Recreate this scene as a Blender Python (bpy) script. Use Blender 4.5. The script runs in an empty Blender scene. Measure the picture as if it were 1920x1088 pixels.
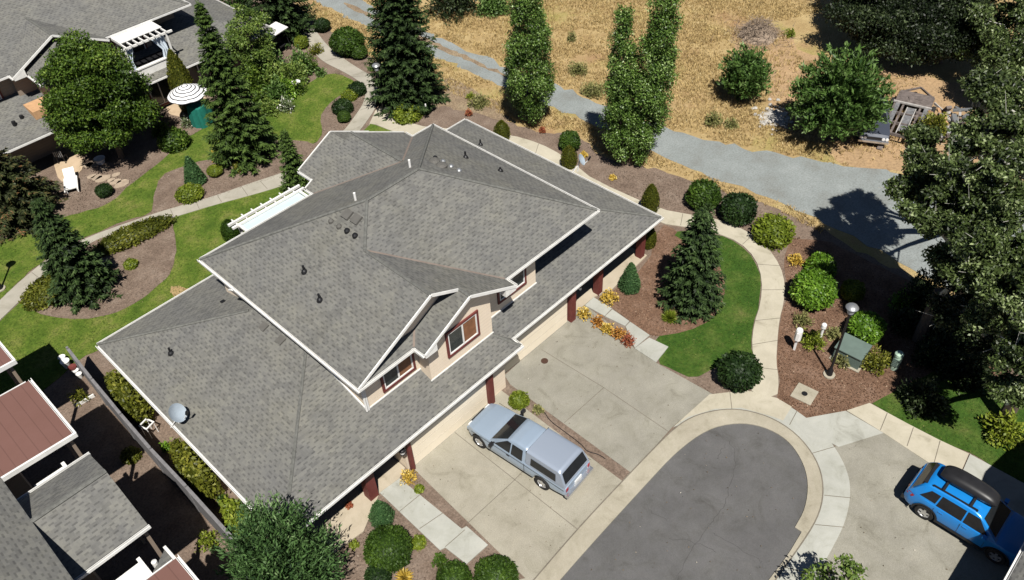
import bpy, bmesh, math, random
import numpy as np
from mathutils import Vector, Matrix
from mathutils.geometry import tessellate_polygon

SC = bpy.context.scene
COL = SC.collection
R = math.radians

# ------------------------------------------------------------------ camera
cam_d = bpy.data.cameras.new('camera'); cam = bpy.data.objects.new('camera', cam_d); COL.objects.link(cam)
cam_d.sensor_width = 36.0; cam_d.lens = 28.952
cam_d.clip_start = 0.5; cam_d.clip_end = 2000
CAMP = Vector((0, 0, 29.0))
FOC = 1544.1
_a, _b, _c = R(-44.2907), R(46.16496), R(-3.35232)
CR = Matrix.Rotation(_a, 3, 'Z') @ Matrix.Rotation(_b, 3, 'X') @ Matrix.Rotation(_c, 3, 'Z')
cam.matrix_world = Matrix.Translation(CAMP) @ CR.to_4x4()
SC.camera = cam

# ------------------------------------------------------------------ light
SUN = Vector((0.300, 0.405, -0.862)).normalized()          # direction the light travels
W = bpy.data.worlds.new('World'); SC.world = W; W.use_nodes = True
nt = W.node_tree; nt.nodes.clear()
sky = nt.nodes.new('ShaderNodeTexSky'); sky.sky_type = 'NISHITA'; sky.sun_disc = False
sky.air_density = 0.5; sky.dust_density = 0.2; sky.altitude = 300
sky.sun_elevation = math.asin(-SUN.z)
sky.sun_rotation = math.atan2(-SUN.x, -SUN.y)
bg = nt.nodes.new('ShaderNodeBackground'); bg.inputs[1].default_value = 0.05
wo = nt.nodes.new('ShaderNodeOutputWorld')
nt.links.new(sky.outputs[0], bg.inputs[0]); nt.links.new(bg.outputs[0], wo.inputs[0])
sl = bpy.data.lights.new('sun', 'SUN'); sl.energy = 5.0; sl.angle = R(0.5); sl.color = (1.0, 0.965, 0.90)
so = bpy.data.objects.new('sun', sl); COL.objects.link(so)
so.rotation_euler = SUN.to_track_quat('-Z', 'Y').to_euler()
SC.view_settings.view_transform = 'Standard'; SC.view_settings.look = 'None'
SC.view_settings.exposure = 0.38; SC.view_settings.gamma = 1.0
SC.cycles.max_bounces = 5; SC.cycles.diffuse_bounces = 1; SC.cycles.transparent_max_bounces = 4

def at(x, y, z=0.0):
    """a point of the photograph (1920 wide) on the level plane at height z"""
    d = CR @ Vector(((x - 960) / FOC, -(y - 544) / FOC, -1))
    return CAMP + d * ((z - CAMP.z) / d.z)
def mpp(x, y, z=0.0): return (at(x, y, z) - CAMP).length / FOC

# ------------------------------------------------------------------ materials
def lin(h):
    h = h.lstrip('#')
    return tuple(((c / 12.92) if c <= .04045 else ((c + .055) / 1.055) ** 2.4) for c in (int(h[i:i + 2], 16) / 255 for i in (0, 2, 4)))
def newmat(name, rough=.8, metal=0.0, spec=.3):
    m = bpy.data.materials.new(name); m.use_nodes = True
    n = m.node_tree; b = n.nodes['Principled BSDF']
    b.inputs['Roughness'].default_value = rough; b.inputs['Metallic'].default_value = metal
    b.inputs['Specular IOR Level'].default_value = spec
    return m, n, b
def rgba(c): return (c[0], c[1], c[2], 1)
def ramp(n, fac, stops):
    r = n.nodes.new('ShaderNodeValToRGB'); e = r.color_ramp.elements
    while len(e) < len(stops): e.new(0.5)
    for k, (p, c) in zip(e, stops): k.position = p; k.color = rgba(c)
    n.links.new(fac, r.inputs[0]); return r.outputs[0]
def geo(n, kind='Position'):
    g = n.nodes.new('ShaderNodeNewGeometry'); return g.outputs[kind]
def noise(n, vec, scale, detail=4, rough=.6, dist=0):
    t = n.nodes.new('ShaderNodeTexNoise'); t.inputs['Scale'].default_value = scale
    t.inputs['Detail'].default_value = detail; t.inputs['Roughness'].default_value = rough; t.inputs['Distortion'].default_value = dist
    n.links.new(vec, t.inputs['Vector']); return t.outputs[0]
def mix(n, fac, a, b, mode='MIX'):
    m = n.nodes.new('ShaderNodeMix'); m.data_type = 'RGBA'; m.blend_type = mode
    for sock, v in ((m.inputs[0], fac), (m.inputs[6], a), (m.inputs[7], b)):
        if hasattr(v, 'links'): n.links.new(v, sock)
        else: sock.default_value = v if isinstance(v, (int, float)) else rgba(v)
    return m.outputs[2]
def bump(n, b, h, strength=.3, dist=.05):
    k = n.nodes.new('ShaderNodeBump'); k.inputs['Strength'].default_value = strength; k.inputs['Distance'].default_value = dist
    n.links.new(h, k.inputs['Height']); n.links.new(k.outputs[0], b.inputs['Normal'])
def simple(name, c, rough=.6, metal=0.0, var=.12, scale=3.0, spec=.3, bmp=0.0, bscale=40):
    m, n, b = newmat(name, rough, metal, spec)
    p = geo(n)
    f = noise(n, p, scale, 5)
    lo = tuple(x * (1 - var) for x in c); hi = tuple(min(1, x * (1 + var)) for x in c)
    n.links.new(ramp(n, f, [(.3, lo), (.7, hi)]), b.inputs['Base Color'])
    if bmp: bump(n, b, noise(n, p, bscale, 3), bmp, .02)
    return m
def shingle(name, c, bw=.30, rh=.145):
    m, n, b = newmat(name, .92, 0, .2)
    uv = n.nodes.new('ShaderNodeUVMap'); uv.uv_map = 'UVMap'
    def brick(w, h, off, ms, mort=.5):
        t = n.nodes.new('ShaderNodeTexBrick'); n.links.new(uv.outputs[0], t.inputs['Vector'])
        t.inputs['Scale'].default_value = 1; t.inputs['Brick Width'].default_value = w; t.inputs['Row Height'].default_value = h
        t.inputs['Mortar Size'].default_value = ms; t.inputs['Mortar Smooth'].default_value = .2; t.offset = off
        t.inputs['Color1'].default_value = (0, 0, 0, 1); t.inputs['Color2'].default_value = (1, 1, 1, 1); t.inputs['Mortar'].default_value = (mort,) * 3 + (1,)
        return t
    t1 = brick(bw, rh, .37, .004)
    tone = ramp(n, t1.outputs[0], [(.02, (.84, .84, .84)), (.4, (.97, .97, .97)), (1, (1.12, 1.12, 1.09))])
    # shadow of the thicker tabs painted as short dark dashes, staggered row by row
    def M_(op, x, y=None):
        k = n.nodes.new('ShaderNodeMath'); k.operation = op
        for sock, v in ((k.inputs[0], x), (k.inputs[1], y)):
            if v is None: continue
            if hasattr(v, 'links'): n.links.new(v, sock)
            else: sock.default_value = v
        return k.outputs[0]
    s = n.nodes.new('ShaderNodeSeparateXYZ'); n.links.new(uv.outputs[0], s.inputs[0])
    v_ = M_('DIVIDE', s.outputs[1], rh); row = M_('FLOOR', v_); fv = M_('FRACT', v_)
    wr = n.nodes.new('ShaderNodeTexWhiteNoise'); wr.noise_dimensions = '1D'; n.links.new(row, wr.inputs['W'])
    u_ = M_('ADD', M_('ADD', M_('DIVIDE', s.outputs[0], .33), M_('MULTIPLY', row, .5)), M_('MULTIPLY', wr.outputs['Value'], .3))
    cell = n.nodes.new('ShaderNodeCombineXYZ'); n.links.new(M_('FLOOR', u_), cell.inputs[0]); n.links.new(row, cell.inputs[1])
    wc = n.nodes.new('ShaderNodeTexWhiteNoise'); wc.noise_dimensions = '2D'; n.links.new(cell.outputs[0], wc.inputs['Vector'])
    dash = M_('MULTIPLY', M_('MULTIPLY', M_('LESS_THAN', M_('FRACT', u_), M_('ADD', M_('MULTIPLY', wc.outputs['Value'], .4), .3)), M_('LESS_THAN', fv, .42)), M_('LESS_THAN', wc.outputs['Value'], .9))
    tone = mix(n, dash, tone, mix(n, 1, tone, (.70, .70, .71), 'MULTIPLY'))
    p = geo(n)
    big = ramp(n, noise(n, p, .3, 6, .7), [(.3, (.88, .89, .93)), (.5, (1, 1, 1)), (.72, (1.08, 1.065, .99))])
    sm = ramp(n, noise(n, uv.outputs[0], 5, 5, .8), [(.3, (.84, .84, .86)), (.72, (1.14, 1.13, 1.1))])
    st = n.nodes.new('ShaderNodeMapping'); n.links.new(uv.outputs[0], st.inputs[0]); st.inputs['Scale'].default_value = (1.1, .16, 1)
    run = ramp(n, noise(n, st.outputs[0], 1.0, 5, .7), [(.30, (.85, .85, .85)), (.48, (1, 1, 1)), (.75, (1.07, 1.06, 1.03))])
    tone = mix(n, 1, tone, run, 'MULTIPLY')
    cc = mix(n, 1, mix(n, 1, tone, big, 'MULTIPLY'), sm, 'MULTIPLY')
    n.links.new(mix(n, 1, c, cc, 'MULTIPLY'), b.inputs['Base Color'])
    bump(n, b, t1.outputs[0], .2, .012)
    return m
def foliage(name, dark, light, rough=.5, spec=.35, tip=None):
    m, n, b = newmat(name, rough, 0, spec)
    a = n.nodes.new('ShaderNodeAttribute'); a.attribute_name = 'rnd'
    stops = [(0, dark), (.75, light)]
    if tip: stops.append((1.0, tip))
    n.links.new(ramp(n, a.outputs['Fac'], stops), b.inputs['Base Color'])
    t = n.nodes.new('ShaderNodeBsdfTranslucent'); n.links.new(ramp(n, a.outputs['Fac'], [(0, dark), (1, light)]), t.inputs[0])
    ms = n.nodes.new('ShaderNodeMixShader'); ms.inputs[0].default_value = .16
    o = n.nodes['Material Output']
    n.links.new(b.outputs[0], ms.inputs[1]); n.links.new(t.outputs[0], ms.inputs[2]); n.links.new(ms.outputs[0], o.inputs[0])
    return m

MT = {}
MT['shingle'] = shingle('grey_shingle', (.155, .153, .143))
MT['ridge'] = simple('ridge_shingle', (.125, .125, .115), .9, var=.3, scale=7)
MT['valley'] = simple('valley_metal', (.20, .16, .135), .8, var=.15)
MT['white'] = simple('white_paint', (.74, .73, .70), .5, var=.10, scale=2.5)
MT['soffit'] = simple('soffit_paint', (.55, .50, .44), .8, var=.05)
MT['brownpost'] = simple('red_brown_paint', (.14, .035, .03), .6, var=.15)
MT['glass'] = simple('window_glass', (.025, .03, .03), .12, var=.3, spec=.6)
MT['blind'] = simple('wood_blind', (.22, .10, .05), .6, var=.25, scale=6)
def siding(name, c, rh=.19):
    m, n, b = newmat(name, .7, 0, .25)
    uv = n.nodes.new('ShaderNodeUVMap'); uv.uv_map = 'UVMap'
    s = n.nodes.new('ShaderNodeSeparateXYZ'); n.links.new(uv.outputs[0], s.inputs[0])
    d = n.nodes.new('ShaderNodeMath'); d.operation = 'DIVIDE'; n.links.new(s.outputs[1], d.inputs[0]); d.inputs[1].default_value = rh
    f = n.nodes.new('ShaderNodeMath'); f.operation = 'FRACT'; n.links.new(d.outputs[0], f.inputs[0])
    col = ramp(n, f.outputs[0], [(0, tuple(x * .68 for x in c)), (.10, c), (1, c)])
    st = ramp(n, noise(n, geo(n), 1.3, 5), [(.3, (.93, .92, .9)), (.7, (1, 1, 1))])
    n.links.new(mix(n, 1.0, col, st, 'MULTIPLY'), b.inputs['Base Color'])
    bump(n, b, f.outputs[0], .4, .02)
    return m
MT['siding'] = siding('cream_siding', (.86, .73, .58))
MT['sidingtan'] = siding('tan_siding', (.30, .24, .19))
MT['garage'] = siding('garage_door_paint', (.88, .78, .62), .53)
MT['brownmetal'] = siding('brown_ribbed_metal', (.165, .085, .070), .42)
MT['darkmetal'] = simple('dark_metal', (.02, .02, .022), .45, .3)
MT['greymetal'] = simple('grey_metal', (.35, .36, .37), .4, .6)
MT['galv'] = simple('white_pvc', (.75, .74, .72), .5, var=.05)
MT['ventgrey'] = simple('vent_grey', (.115, .11, .10), .7, .1)
MT['lampglass'] = simple('lamp_diffuser', (.34, .35, .37), .4, var=.1)
MT['translucent'] = simple('pergola_panel', (.50, .60, .63), .4, var=.08, scale=1.2)
MT['curtain'] = simple('pale_curtain', (.62, .70, .78), .8, var=.1, scale=5)
MT['wood'] = simple('tan_wood', (.50, .30, .16), .7, var=.15)
MT['fencewood'] = simple('grey_fence_wood', (.17, .165, .17), .85, var=.2, scale=5)
MT['bark'] = simple('tree_bark', (.11, .085, .065), .9, var=.3, scale=9, bmp=.4)
MT['lichen'] = simple('pale_lichen_bark', (.42, .41, .36), .9, var=.3, scale=8)
MT['twig'] = simple('dry_twig', (.26, .20, .15), .9, var=.3, scale=5)

# ground family
def ground_mat(name, stops1, s1, stops2, s2, mode='MULTIPLY', rough=.95, bmp=.5, bs=30, fac=1.0, d1=6):
    m, n, b = newmat(name, rough, 0, .15)
    p = geo(n)
    a = ramp(n, noise(n, p, s1, d1, .62), stops1)
    c = ramp(n, noise(n, p, s2, 4, .7), stops2)
    col = mix(n, fac, a, c, mode)
    n.links.new(col, b.inputs['Base Color'])
    if bmp: bump(n, b, noise(n, p, bs, 4, .7), bmp, .06)
    return m, n, b, col
MT['field'] = None
m, n, b = newmat('dry_grass_field', .95, 0, .1)
p = geo(n)
straw = ramp(n, noise(n, p, .55, 8, .68), [(.28, (.29, .195, .09)), (.45, (.39, .28, .135)), (.62, (.47, .355, .178)), (.8, (.55, .44, .245))])
weed = ramp(n, noise(n, p, .16, 6, .66, .4), [(.53, (0, 0, 0)), (.66, (1, 1, 1))])
straw = mix(n, weed, straw, mix(n, noise(n, p, 2.5, 4), (.24, .23, .07), (.42, .33, .13)))
redd = ramp(n, noise(n, p, .22, 6, .6), [(.56, (0, 0, 0)), (.72, (1, 1, 1))])
straw = mix(n, redd, straw, (.36, .23, .125))
fine = ramp(n, noise(n, p, 7, 5, .75), [(.25, (.76, .74, .70)), (.5, (1, 1, 1)), (.8, (1.12, 1.11, 1.06))])
n.links.new(mix(n, 1.0, straw, fine, 'MULTIPLY'), b.inputs['Base Color'])
bump(n, b, noise(n, p, 9, 5, .7), .8, .15)
MT['field'] = m
MT['dirt'] = ground_mat('bare_orange_dirt', [(.28, (.28, .185, .10)), (.45, (.36, .245, .14)), (.6, (.39, .26, .145)), (.75, (.46, .335, .195))], .6, [(.28, (.6, .6, .58)), (.5, (1, 1, 1)), (.72, (1.2, 1.2, 1.15))], 6, bmp=.8, bs=12, d1=9)[0]
MT['gravel'] = ground_mat('gravel_surface', [(.25, (.185, .187, .172)), (.5, (.232, .252, .246)), (.75, (.285, .305, .30))], .5, [(.28, (.70, .69, .67)), (.5, (1, 1, 1)), (.74, (1.2, 1.2, 1.2))], 10, bmp=.5, d1=9)[0]
MT['mulch'] = ground_mat('grey_brown_mulch', [(.25, (.135, .098, .075)), (.5, (.195, .145, .112)), (.75, (.25, .195, .155))], .9, [(.25, (.5, .48, .46)), (.5, (1, 1, 1)), (.78, (1.5, 1.45, 1.4))], 11, bmp=.8)[0]
MT['bark_mulch'] = ground_mat('red_bark_mulch', [(.25, (.12, .07, .046)), (.5, (.185, .112, .075)), (.75, (.25, .165, .12))], 1.1, [(.25, (.5, .48, .46)), (.5, (1, 1, 1)), (.8, (1.8, 1.7, 1.6))], 12, bmp=.9)[0]
MT['stony'] = ground_mat('stony_dry_soil', [(.25, (.19, .14, .10)), (.5, (.29, .215, .14)), (.75, (.36, .29, .19))], .8, [(.3, (.55, .54, .52)), (.55, (1, 1, 1)), (.72, (1.5, 1.5, 1.5))], 9, bmp=.9)[0]
MT['lawn'] = ground_mat('lawn_grass', [(.28, (.055, .100, .013)), (.44, (.088, .142, .019)), (.56, (.130, .172, .030)), (.66, (.175, .190, .05)), (.8, (.22, .18, .075))], .75, [(.28, (.55, .60, .55)), (.5, (1, 1, 1)), (.74, (1.4, 1.35, 1.2))], 8, bmp=.9, bs=30, d1=9)[0]
MT['lawndeep'] = ground_mat('deep_lawn_grass', [(.28, (.028, .072, .010)), (.46, (.046, .098, .014)), (.58, (.078, .125, .024)), (.68, (.12, .14, .04)), (.8, (.20, .165, .07))], .65, [(.28, (.55, .60, .55)), (.5, (1, 1, 1)), (.74, (1.4, 1.35, 1.2))], 8, bmp=.9, bs=30, d1=9)[0]  # deeper green of the right-hand lawns
def concrete(name, lo, hi, speck=.12):
    m, n, b = newmat(name, .9, 0, .2)
    p = geo(n)
    a = ramp(n, noise(n, p, .55, 7, .66), [(.28, lo), (.72, hi)])
    st = ramp(n, noise(n, p, .9, 7, .72, .8), [(.30, (.70, .69, .66)), (.44, (.93, .93, .91)), (.56, (1, 1, 1)), (.72, (1.06, 1.05, 1.03))])
    f = ramp(n, noise(n, p, 26, 3, .8), [(.3, (1 - speck,) * 3), (.7, (1 + speck,) * 3)])
    n.links.new(mix(n, 1, mix(n, 1, a, st, 'MULTIPLY'), f, 'MULTIPLY'), b.inputs['Base Color'])
    bump(n, b, noise(n, p, 60, 3), .15, .01)
    return m
MT['driveway'] = concrete('aggregate_driveway', (.265, .243, .194), (.345, .32, .26), .18)
MT['driveway2'] = concrete('grey_aggregate_driveway', (.215, .203, .17), (.295, .28, .235), .2)
MT['path'] = concrete('pale_path_concrete', (.38, .345, .27), (.48, .44, .35), .05)
MT['pathdark'] = concrete('weathered_path_concrete', (.30, .28, .235), (.40, .37, .31), .06)
MT['curb'] = concrete('curb_concrete', (.30, .27, .21), (.40, .365, .29), .10)
MT['apron'] = concrete('smooth_apron_concrete', (.33, .33, .295), (.42, .42, .38), .05)
MT['joint'] = simple('joint_dark', (.16, .14, .11), .95, var=.2)  # plain dark tone of the joint lines
MT['asphalt'] = concrete('dark_asphalt', (.088, .086, .086), (.125, .122, .121), .14)
MT['crack'] = simple('crack_filler', (.062, .060, .059), .9, var=.2)
MT['patio'] = concrete('tan_patio', (.43, .325, .215), (.52, .40, .28), .06)
MT['stone'] = simple('flag_stone', (.34, .27, .20), .9, var=.2)

# leaves
F = {}
F['fir'] = foliage('fir_needles', (.006, .013, .005), (.042, .074, .021), .55, .2, (.11, .165, .055))
F['spruce'] = foliage('spruce_needles', (.010, .022, .006), (.074, .124, .025), .55, .2, (.15, .22, .055))
F['cedar'] = foliage('cedar_needles', (.014, .035, .012), (.082, .160, .046), .55, .2, (.19, .28, .12))
F['russet'] = foliage('russet_needles', (.012, .016, .006), (.06, .075, .025), .55, .25, (.26, .12, .055))
F['poplar'] = foliage('poplar_leaves', (.020, .052, .006), (.145, .24, .045), .42, .35, (.36, .46, .18))
F['maple'] = foliage('maple_leaves', (.014, .034, .004), (.080, .140, .016), .5, .25, (.18, .25, .04))
F['oak'] = foliage('oak_leaves', (.012, .021, .006), (.098, .140, .038), .45, .35, (.34, .40, .19))  # palest leaf tone stands for sun glints, put into the colour
F['oakdark'] = foliage('dark_oak_leaves', (.004, .008, .003), (.022, .036, .011), .5, .3, (.09, .12, .05))  # darkened oak leaves; colour also carries the shade under the right-hand oaks
F['lighttree'] = foliage('light_green_leaves', (.035, .07, .012), (.14, .21, .038), .5, .3, (.26, .32, .08))
F['fieldtree'] = foliage('field_tree_leaves', (.016, .045, .008), (.092, .170, .034), .5, .3, (.22, .32, .11))
F['box'] = foliage('clipped_green', (.014, .034, .004), (.055, .105, .012), .55, .25, (.09, .15, .02))
F['boxdark'] = foliage('clipped_dark_green', (.006, .016, .004), (.025, .054, .011), .55, .25, (.05, .09, .02))
F['bright'] = foliage('bright_green_leaves', (.035, .09, .006), (.145, .275, .022), .45, .35, (.30, .44, .07))
F['lime'] = foliage('yellow_green_leaves', (.06, .09, .006), (.19, .24, .022), .5, .3, (.30, .33, .05))
F['arbor'] = foliage('arborvitae_sprays', (.030, .040, .004), (.14, .15, .016), .5, .3, (.27, .26, .04))
F['gold'] = foliage('golden_leaves', (.26, .16, .015), (.62, .42, .07), .5, .25, (.80, .64, .22))
F['orange'] = foliage('orange_leaves', (.14, .05, .012), (.44, .19, .035), .5, .25, (.60, .36, .08))
F['dwarf'] = foliage('dwarf_spruce_needles', (.030, .075, .026), (.085, .165, .055), .6, .2, (.11, .20, .08))
F['weed'] = foliage('weed_leaves', (.07, .085, .025), (.23, .23, .08), .6, .2, (.40, .36, .16))
F['redbush'] = foliage('red_leaves', (.14, .03, .018), (.34, .10, .05), .55, .25, (.4, .2, .08))
F['white'] = foliage('white_flowers', (.05, .09, .03), (.16, .20, .09), .5, .25, (.8, .78, .72))
F['straw'] = foliage('straw_blades', (.37, .26, .115), (.62, .465, .215), .8, .15, (.72, .60, .36))

# ------------------------------------------------------------------ objects
def empty(name, loc, rz=0.0):
    o = bpy.data.objects.new(name, None); COL.objects.link(o)
    o.location = loc; o.rotation_euler = (0, 0, rz); o.empty_display_size = .2
    return o
def tag(o, label=None, cat=None, group=None, kind=None):
    if label: o['label'] = label
    if cat: o['category'] = cat
    if group: o['group'] = group
    if kind: o['kind'] = kind
    return o
def thing(name, label, cat, loc, rz=0.0, group=None):
    return tag(empty(name, loc, rz), label, cat, group)
def dup_tree(root, loc, rz, label, group=None):
    r = root.copy(); COL.objects.link(r); r.location = loc; r.rotation_euler = (0, 0, rz); r['label'] = label
    if group: r['group'] = group
    for ch in root.children:
        c = ch.copy(); COL.objects.link(c); c.parent = r
        for g in ch.children:
            d = g.copy(); COL.objects.link(d); d.parent = c
    return r
def root_of(o):
    while o.parent: o = o.parent
    return o

class MB:
    """collects faces and links them as ONE mesh object with a metre-scaled UV map"""
    def __init__(s): s.v = []; s.f = []; s.m = []; s.marks = []
    def piece(s): s.marks.append((len(s.v), len(s.f))); return s
    def poly(s, pts, m=0):
        i = len(s.v); s.v += [tuple(p) for p in pts]; s.f.append(tuple(range(i, i + len(pts)))); s.m.append(m); return s
    def mesh(s, vs, fs, m=0):
        i = len(s.v); s.v += [tuple(p) for p in vs]
        for f in fs: s.f.append(tuple(k + i for k in f)); s.m.append(m)
        return s
    def box(s, a, b, m=0):
        x0, y0, z0 = a; x1, y1, z1 = b
        V = [(x, y, z) for z in (z0, z1) for y in (y0, y1) for x in (x0, x1)]
        return s.mesh(V, [(0, 2, 3, 1), (4, 5, 7, 6), (0, 1, 5, 4), (2, 6, 7, 3), (0, 4, 6, 2), (1, 3, 7, 5)], m)
    def beam(s, p, q, w, h, m=0, up=(0, 0, 1)):
        p = Vector(p); q = Vector(q); d = (q - p).normalized(); u = Vector(up)
        r = d.cross(u)
        if r.length < 1e-4: r = d.cross(Vector((0, 1, 0)))
        r.normalize(); u = r.cross(d).normalized()
        V = []
        for c in (p, q):
            for a, b in ((-1, -1), (1, -1), (1, 1), (-1, 1)): V.append(c + r * (a * w / 2) + u * (b * h / 2))
        return s.mesh(V, [(0, 1, 2, 3), (7, 6, 5, 4), (0, 4, 5, 1), (1, 5, 6, 2), (2, 6, 7, 3), (3, 7, 4, 0)], m)
    def tube(s, p, q, r0, r1=None, n=8, m=0, caps=True):
        r1 = r0 if r1 is None else r1
        p = Vector(p); q = Vector(q); d = (q - p)
        if d.length < 1e-6: return s
        d.normalize(); a = d.orthogonal().normalized(); b = d.cross(a)
        V = [c + (a * math.cos(t) + b * math.sin(t)) * r for c, r in ((p, r0), (q, r1)) for t in [2 * math.pi * k / n for k in range(n)]]
        Fs = [(k, (k + 1) % n, n + (k + 1) % n, n + k) for k in range(n)]
        if caps: Fs += [tuple(range(n - 1, -1, -1)), tuple(range(n, 2 * n))]
        return s.mesh(V, Fs, m)
    def lathe(s, prof, c=(0, 0, 0), n=16, m=0, axis='z'):
        V = []
        for r, z in prof:
            for k in range(n):
                t = 2 * math.pi * k / n; x, y = r * math.cos(t), r * math.sin(t)
                V.append({'z': (c[0] + x, c[1] + y, c[2] + z), 'y': (c[0] + x, c[1] + z, c[2] + y), 'x': (c[0] + z, c[1] + x, c[2] + y)}[axis])
        Fs = []
        for j in range(len(prof) - 1):
            for k in range(n):
                Fs.append((j * n + k, j * n + (k + 1) % n, (j + 1) * n + (k + 1) % n, (j + 1) * n + k))
        return s.mesh(V, Fs, m)
    def prism(s, pts, z0, z1, m=0, side=None):
        """flat slab with any outline (may be concave)"""
        pts = [(p[0], p[1]) for p in pts]
        tri = tessellate_polygon([[Vector((x, y, 0)) for x, y in pts]])
        n = len(pts); V = [(x, y, z1) for x, y in pts] + [(x, y, z0) for x, y in pts]
        ar = sum(pts[i][0] * pts[(i + 1) % n][1] - pts[(i + 1) % n][0] * pts[i][1] for i in range(n))
        Fs = []
        for t in tri:
            a, b, c = t
            k = (pts[b][0] - pts[a][0]) * (pts[c][1] - pts[a][1]) - (pts[c][0] - pts[a][0]) * (pts[b][1] - pts[a][1])
            Fs.append((a, b, c) if k > 0 else (a, c, b))
        s.mesh(V, Fs, m)
        sd = [(i, (i + 1) % n, n + (i + 1) % n, n + i) for i in range(n)]
        if ar > 0: sd = [f[::-1] for f in sd]
        return s.mesh(V, sd, m if side is None else side)
    def slab(s, pts, t=.14, m=0, mu=1):
        """a roof plane: outline at its true slope, with an underside t below"""
        pts = [Vector(p) for p in pts]
        nrm = Vector((0, 0, 0))
        for i in range(len(pts)): nrm += pts[i].cross(pts[(i + 1) % len(pts)])
        if nrm.z < 0: pts = pts[::-1]
        s.poly(pts, m); s.poly([p - Vector((0, 0, t)) for p in pts[::-1]], mu)
        return s
    def build(s, name, mats, parent=None, smooth=False, sharp=None, origin=None):
        if s.marks:                                          # every marked piece becomes a part of its own
            out = None; mk = s.marks + [(len(s.v), len(s.f))]
            for (v0, f0), (v1, f1) in zip(mk, mk[1:]):
                q = MB(); q.v = s.v[v0:v1]; q.f = [tuple(i - v0 for i in f) for f in s.f[f0:f1]]; q.m = s.m[f0:f1]
                out = q.build(name, mats, parent, smooth, sharp, origin)
            return out
        me = bpy.data.meshes.new(name)
        off = Vector((0, 0, 0))
        if parent is not None and origin is None: off = Vector(root_of(parent).location)
        if origin is not None: off = Vector(origin)
        v = [(x - off.x, y - off.y, z - off.z) for x, y, z in s.v]
        me.from_pydata(v, [], s.f)
        for m_ in (mats if isinstance(mats, (list, tuple)) else [mats]): me.materials.append(m_)
        me.polygons.foreach_set('material_index', s.m)
        uvl = me.uv_layers.new(name='UVMap'); uv = np.zeros((len(me.loops), 2), 'f')
        for pl in me.polygons:
            n_ = pl.normal
            u = Vector((-n_.y, n_.x, 0))
            if u.length < 1e-3: u = Vector((1, 0, 0)); w = Vector((0, 1, 0))
            else: u.normalize(); w = n_.cross(u)
            for li in pl.loop_indices:
                q = Vector(v[me.loops[li].vertex_index]) + off
                uv[li] = (q.dot(u), q.dot(w))
        uvl.data.foreach_set('uv', uv.ravel())
        if smooth:
            me.polygons.foreach_set('use_smooth', [True] * len(me.polygons))
            if sharp: me.set_sharp_from_angle(angle=R(sharp))
        me.update()
        o = bpy.data.objects.new(name, me); COL.objects.link(o)
        if parent is not None: o.parent = parent
        elif origin is not None: o.location = off
        return o

def smooth_px(pts, it=2, closed=True):
    for _ in range(it):
        out = []
        n_ = len(pts)
        rng = range(n_ if closed else n_ - 1)
        if not closed: out.append(pts[0])
        for i in rng:
            a, b = pts[i], pts[(i + 1) % n_]
            out += [(a[0] * .75 + b[0] * .25, a[1] * .75 + b[1] * .25), (a[0] * .25 + b[0] * .75, a[1] * .25 + b[1] * .75)]
        if not closed: out.append(pts[-1])
        pts = out
    return pts
def ground(name, px, z0, z1, mat, sm=0, world=False, rough=0.0, seed=1):
    if sm: px = smooth_px(px, sm)
    P = [(p[0], p[1]) if world else tuple(at(p[0], p[1])[:2]) for p in px]
    if rough:
        rg = random.Random(seed); Q = []
        for i in range(len(P)):
            a = Vector(P[i]); b = Vector(P[(i + 1) % len(P)]); L = (b - a).length; k = max(1, int(L / .45)) if L < 60 else 1
            for j in range(k):
                c = a.lerp(b, j / k); Q.append((c.x + rg.gauss(0, rough), c.y + rg.gauss(0, rough)))
        P = Q
    o = MB().prism(P, z0, z1).build(name, mat, origin=(P[0][0], P[0][1], 0))
    return tag(o, kind='structure')
# ================================================================== the setting
fm = MB(); 
g_ = 60; S0, S1 = -160, 300
for i in range(g_):
    for j in range(g_):
        a0 = S0 + (S1 - S0) * i / g_; a1 = S0 + (S1 - S0) * (i + 1) / g_; b0 = S0 + (S1 - S0) * j / g_; b1 = S0 + (S1 - S0) * (j + 1) / g_
        fm.poly([(a0, b0, 0), (a1, b0, 0), (a1, b1, 0), (a0, b1, 0)])
tag(fm.build('dry_grass_field', MT['field']), kind='structure')

ground('bare_dirt', [(1380,40),(1470,50),(1500,100),(1560,110),(1640,130),(1720,140),(1800,160),(1880,150),(1960,180),(1960,300),(1800,330),(1690,322),(1600,318),(1560,300),(1560,270),(1480,260),(1440,215),(1450,170),(1420,130),(1370,95)], 0, .006, MT['dirt'], 2, rough=.12)
ground('gravel_road', [(560,-30),(640,-18),(720,25),(830,75),(960,128),(1100,183),(1250,245),(1380,276),(1500,297),(1600,314),(1690,326),(1790,350),(2000,410),(2300,560),(2200,760),(2000,660),(1860,590),(1740,520),(1660,478),(1560,424),(1480,385),(1380,349),(1280,312),(1220,285),(1110,232),(1050,207),(950,165),(850,120),(720,64),(660,36),(575,-4),(520,-30)], 0, .012, MT['gravel'], 2, rough=.14)
ground('gravel_crown', [(640,8),(720,47),(840,99),(955,149),(955,143),(845,92),(725,40),(650,4)], .01, .016, MT['stony'], 1, rough=.07, seed=3)
ground('garden_bed', [tuple(at(*q)[:2]) for q in ((505,-40),(560,20),(590,38),(640,72),(700,112),(770,150),(850,175),(900,200),(960,232),(1010,248),(1080,250),(1120,285),(1165,308),(1230,318),(1300,345),(1400,370),(1475,398),(1548,434),(1650,492),(1738,532),(1860,602),(2000,680))] + [(34,-6),(34,-30),(-40,-30),(-40,110),(10,110)], 0, .008, MT['mulch'], 0, world=True, rough=.1, seed=5)
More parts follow.
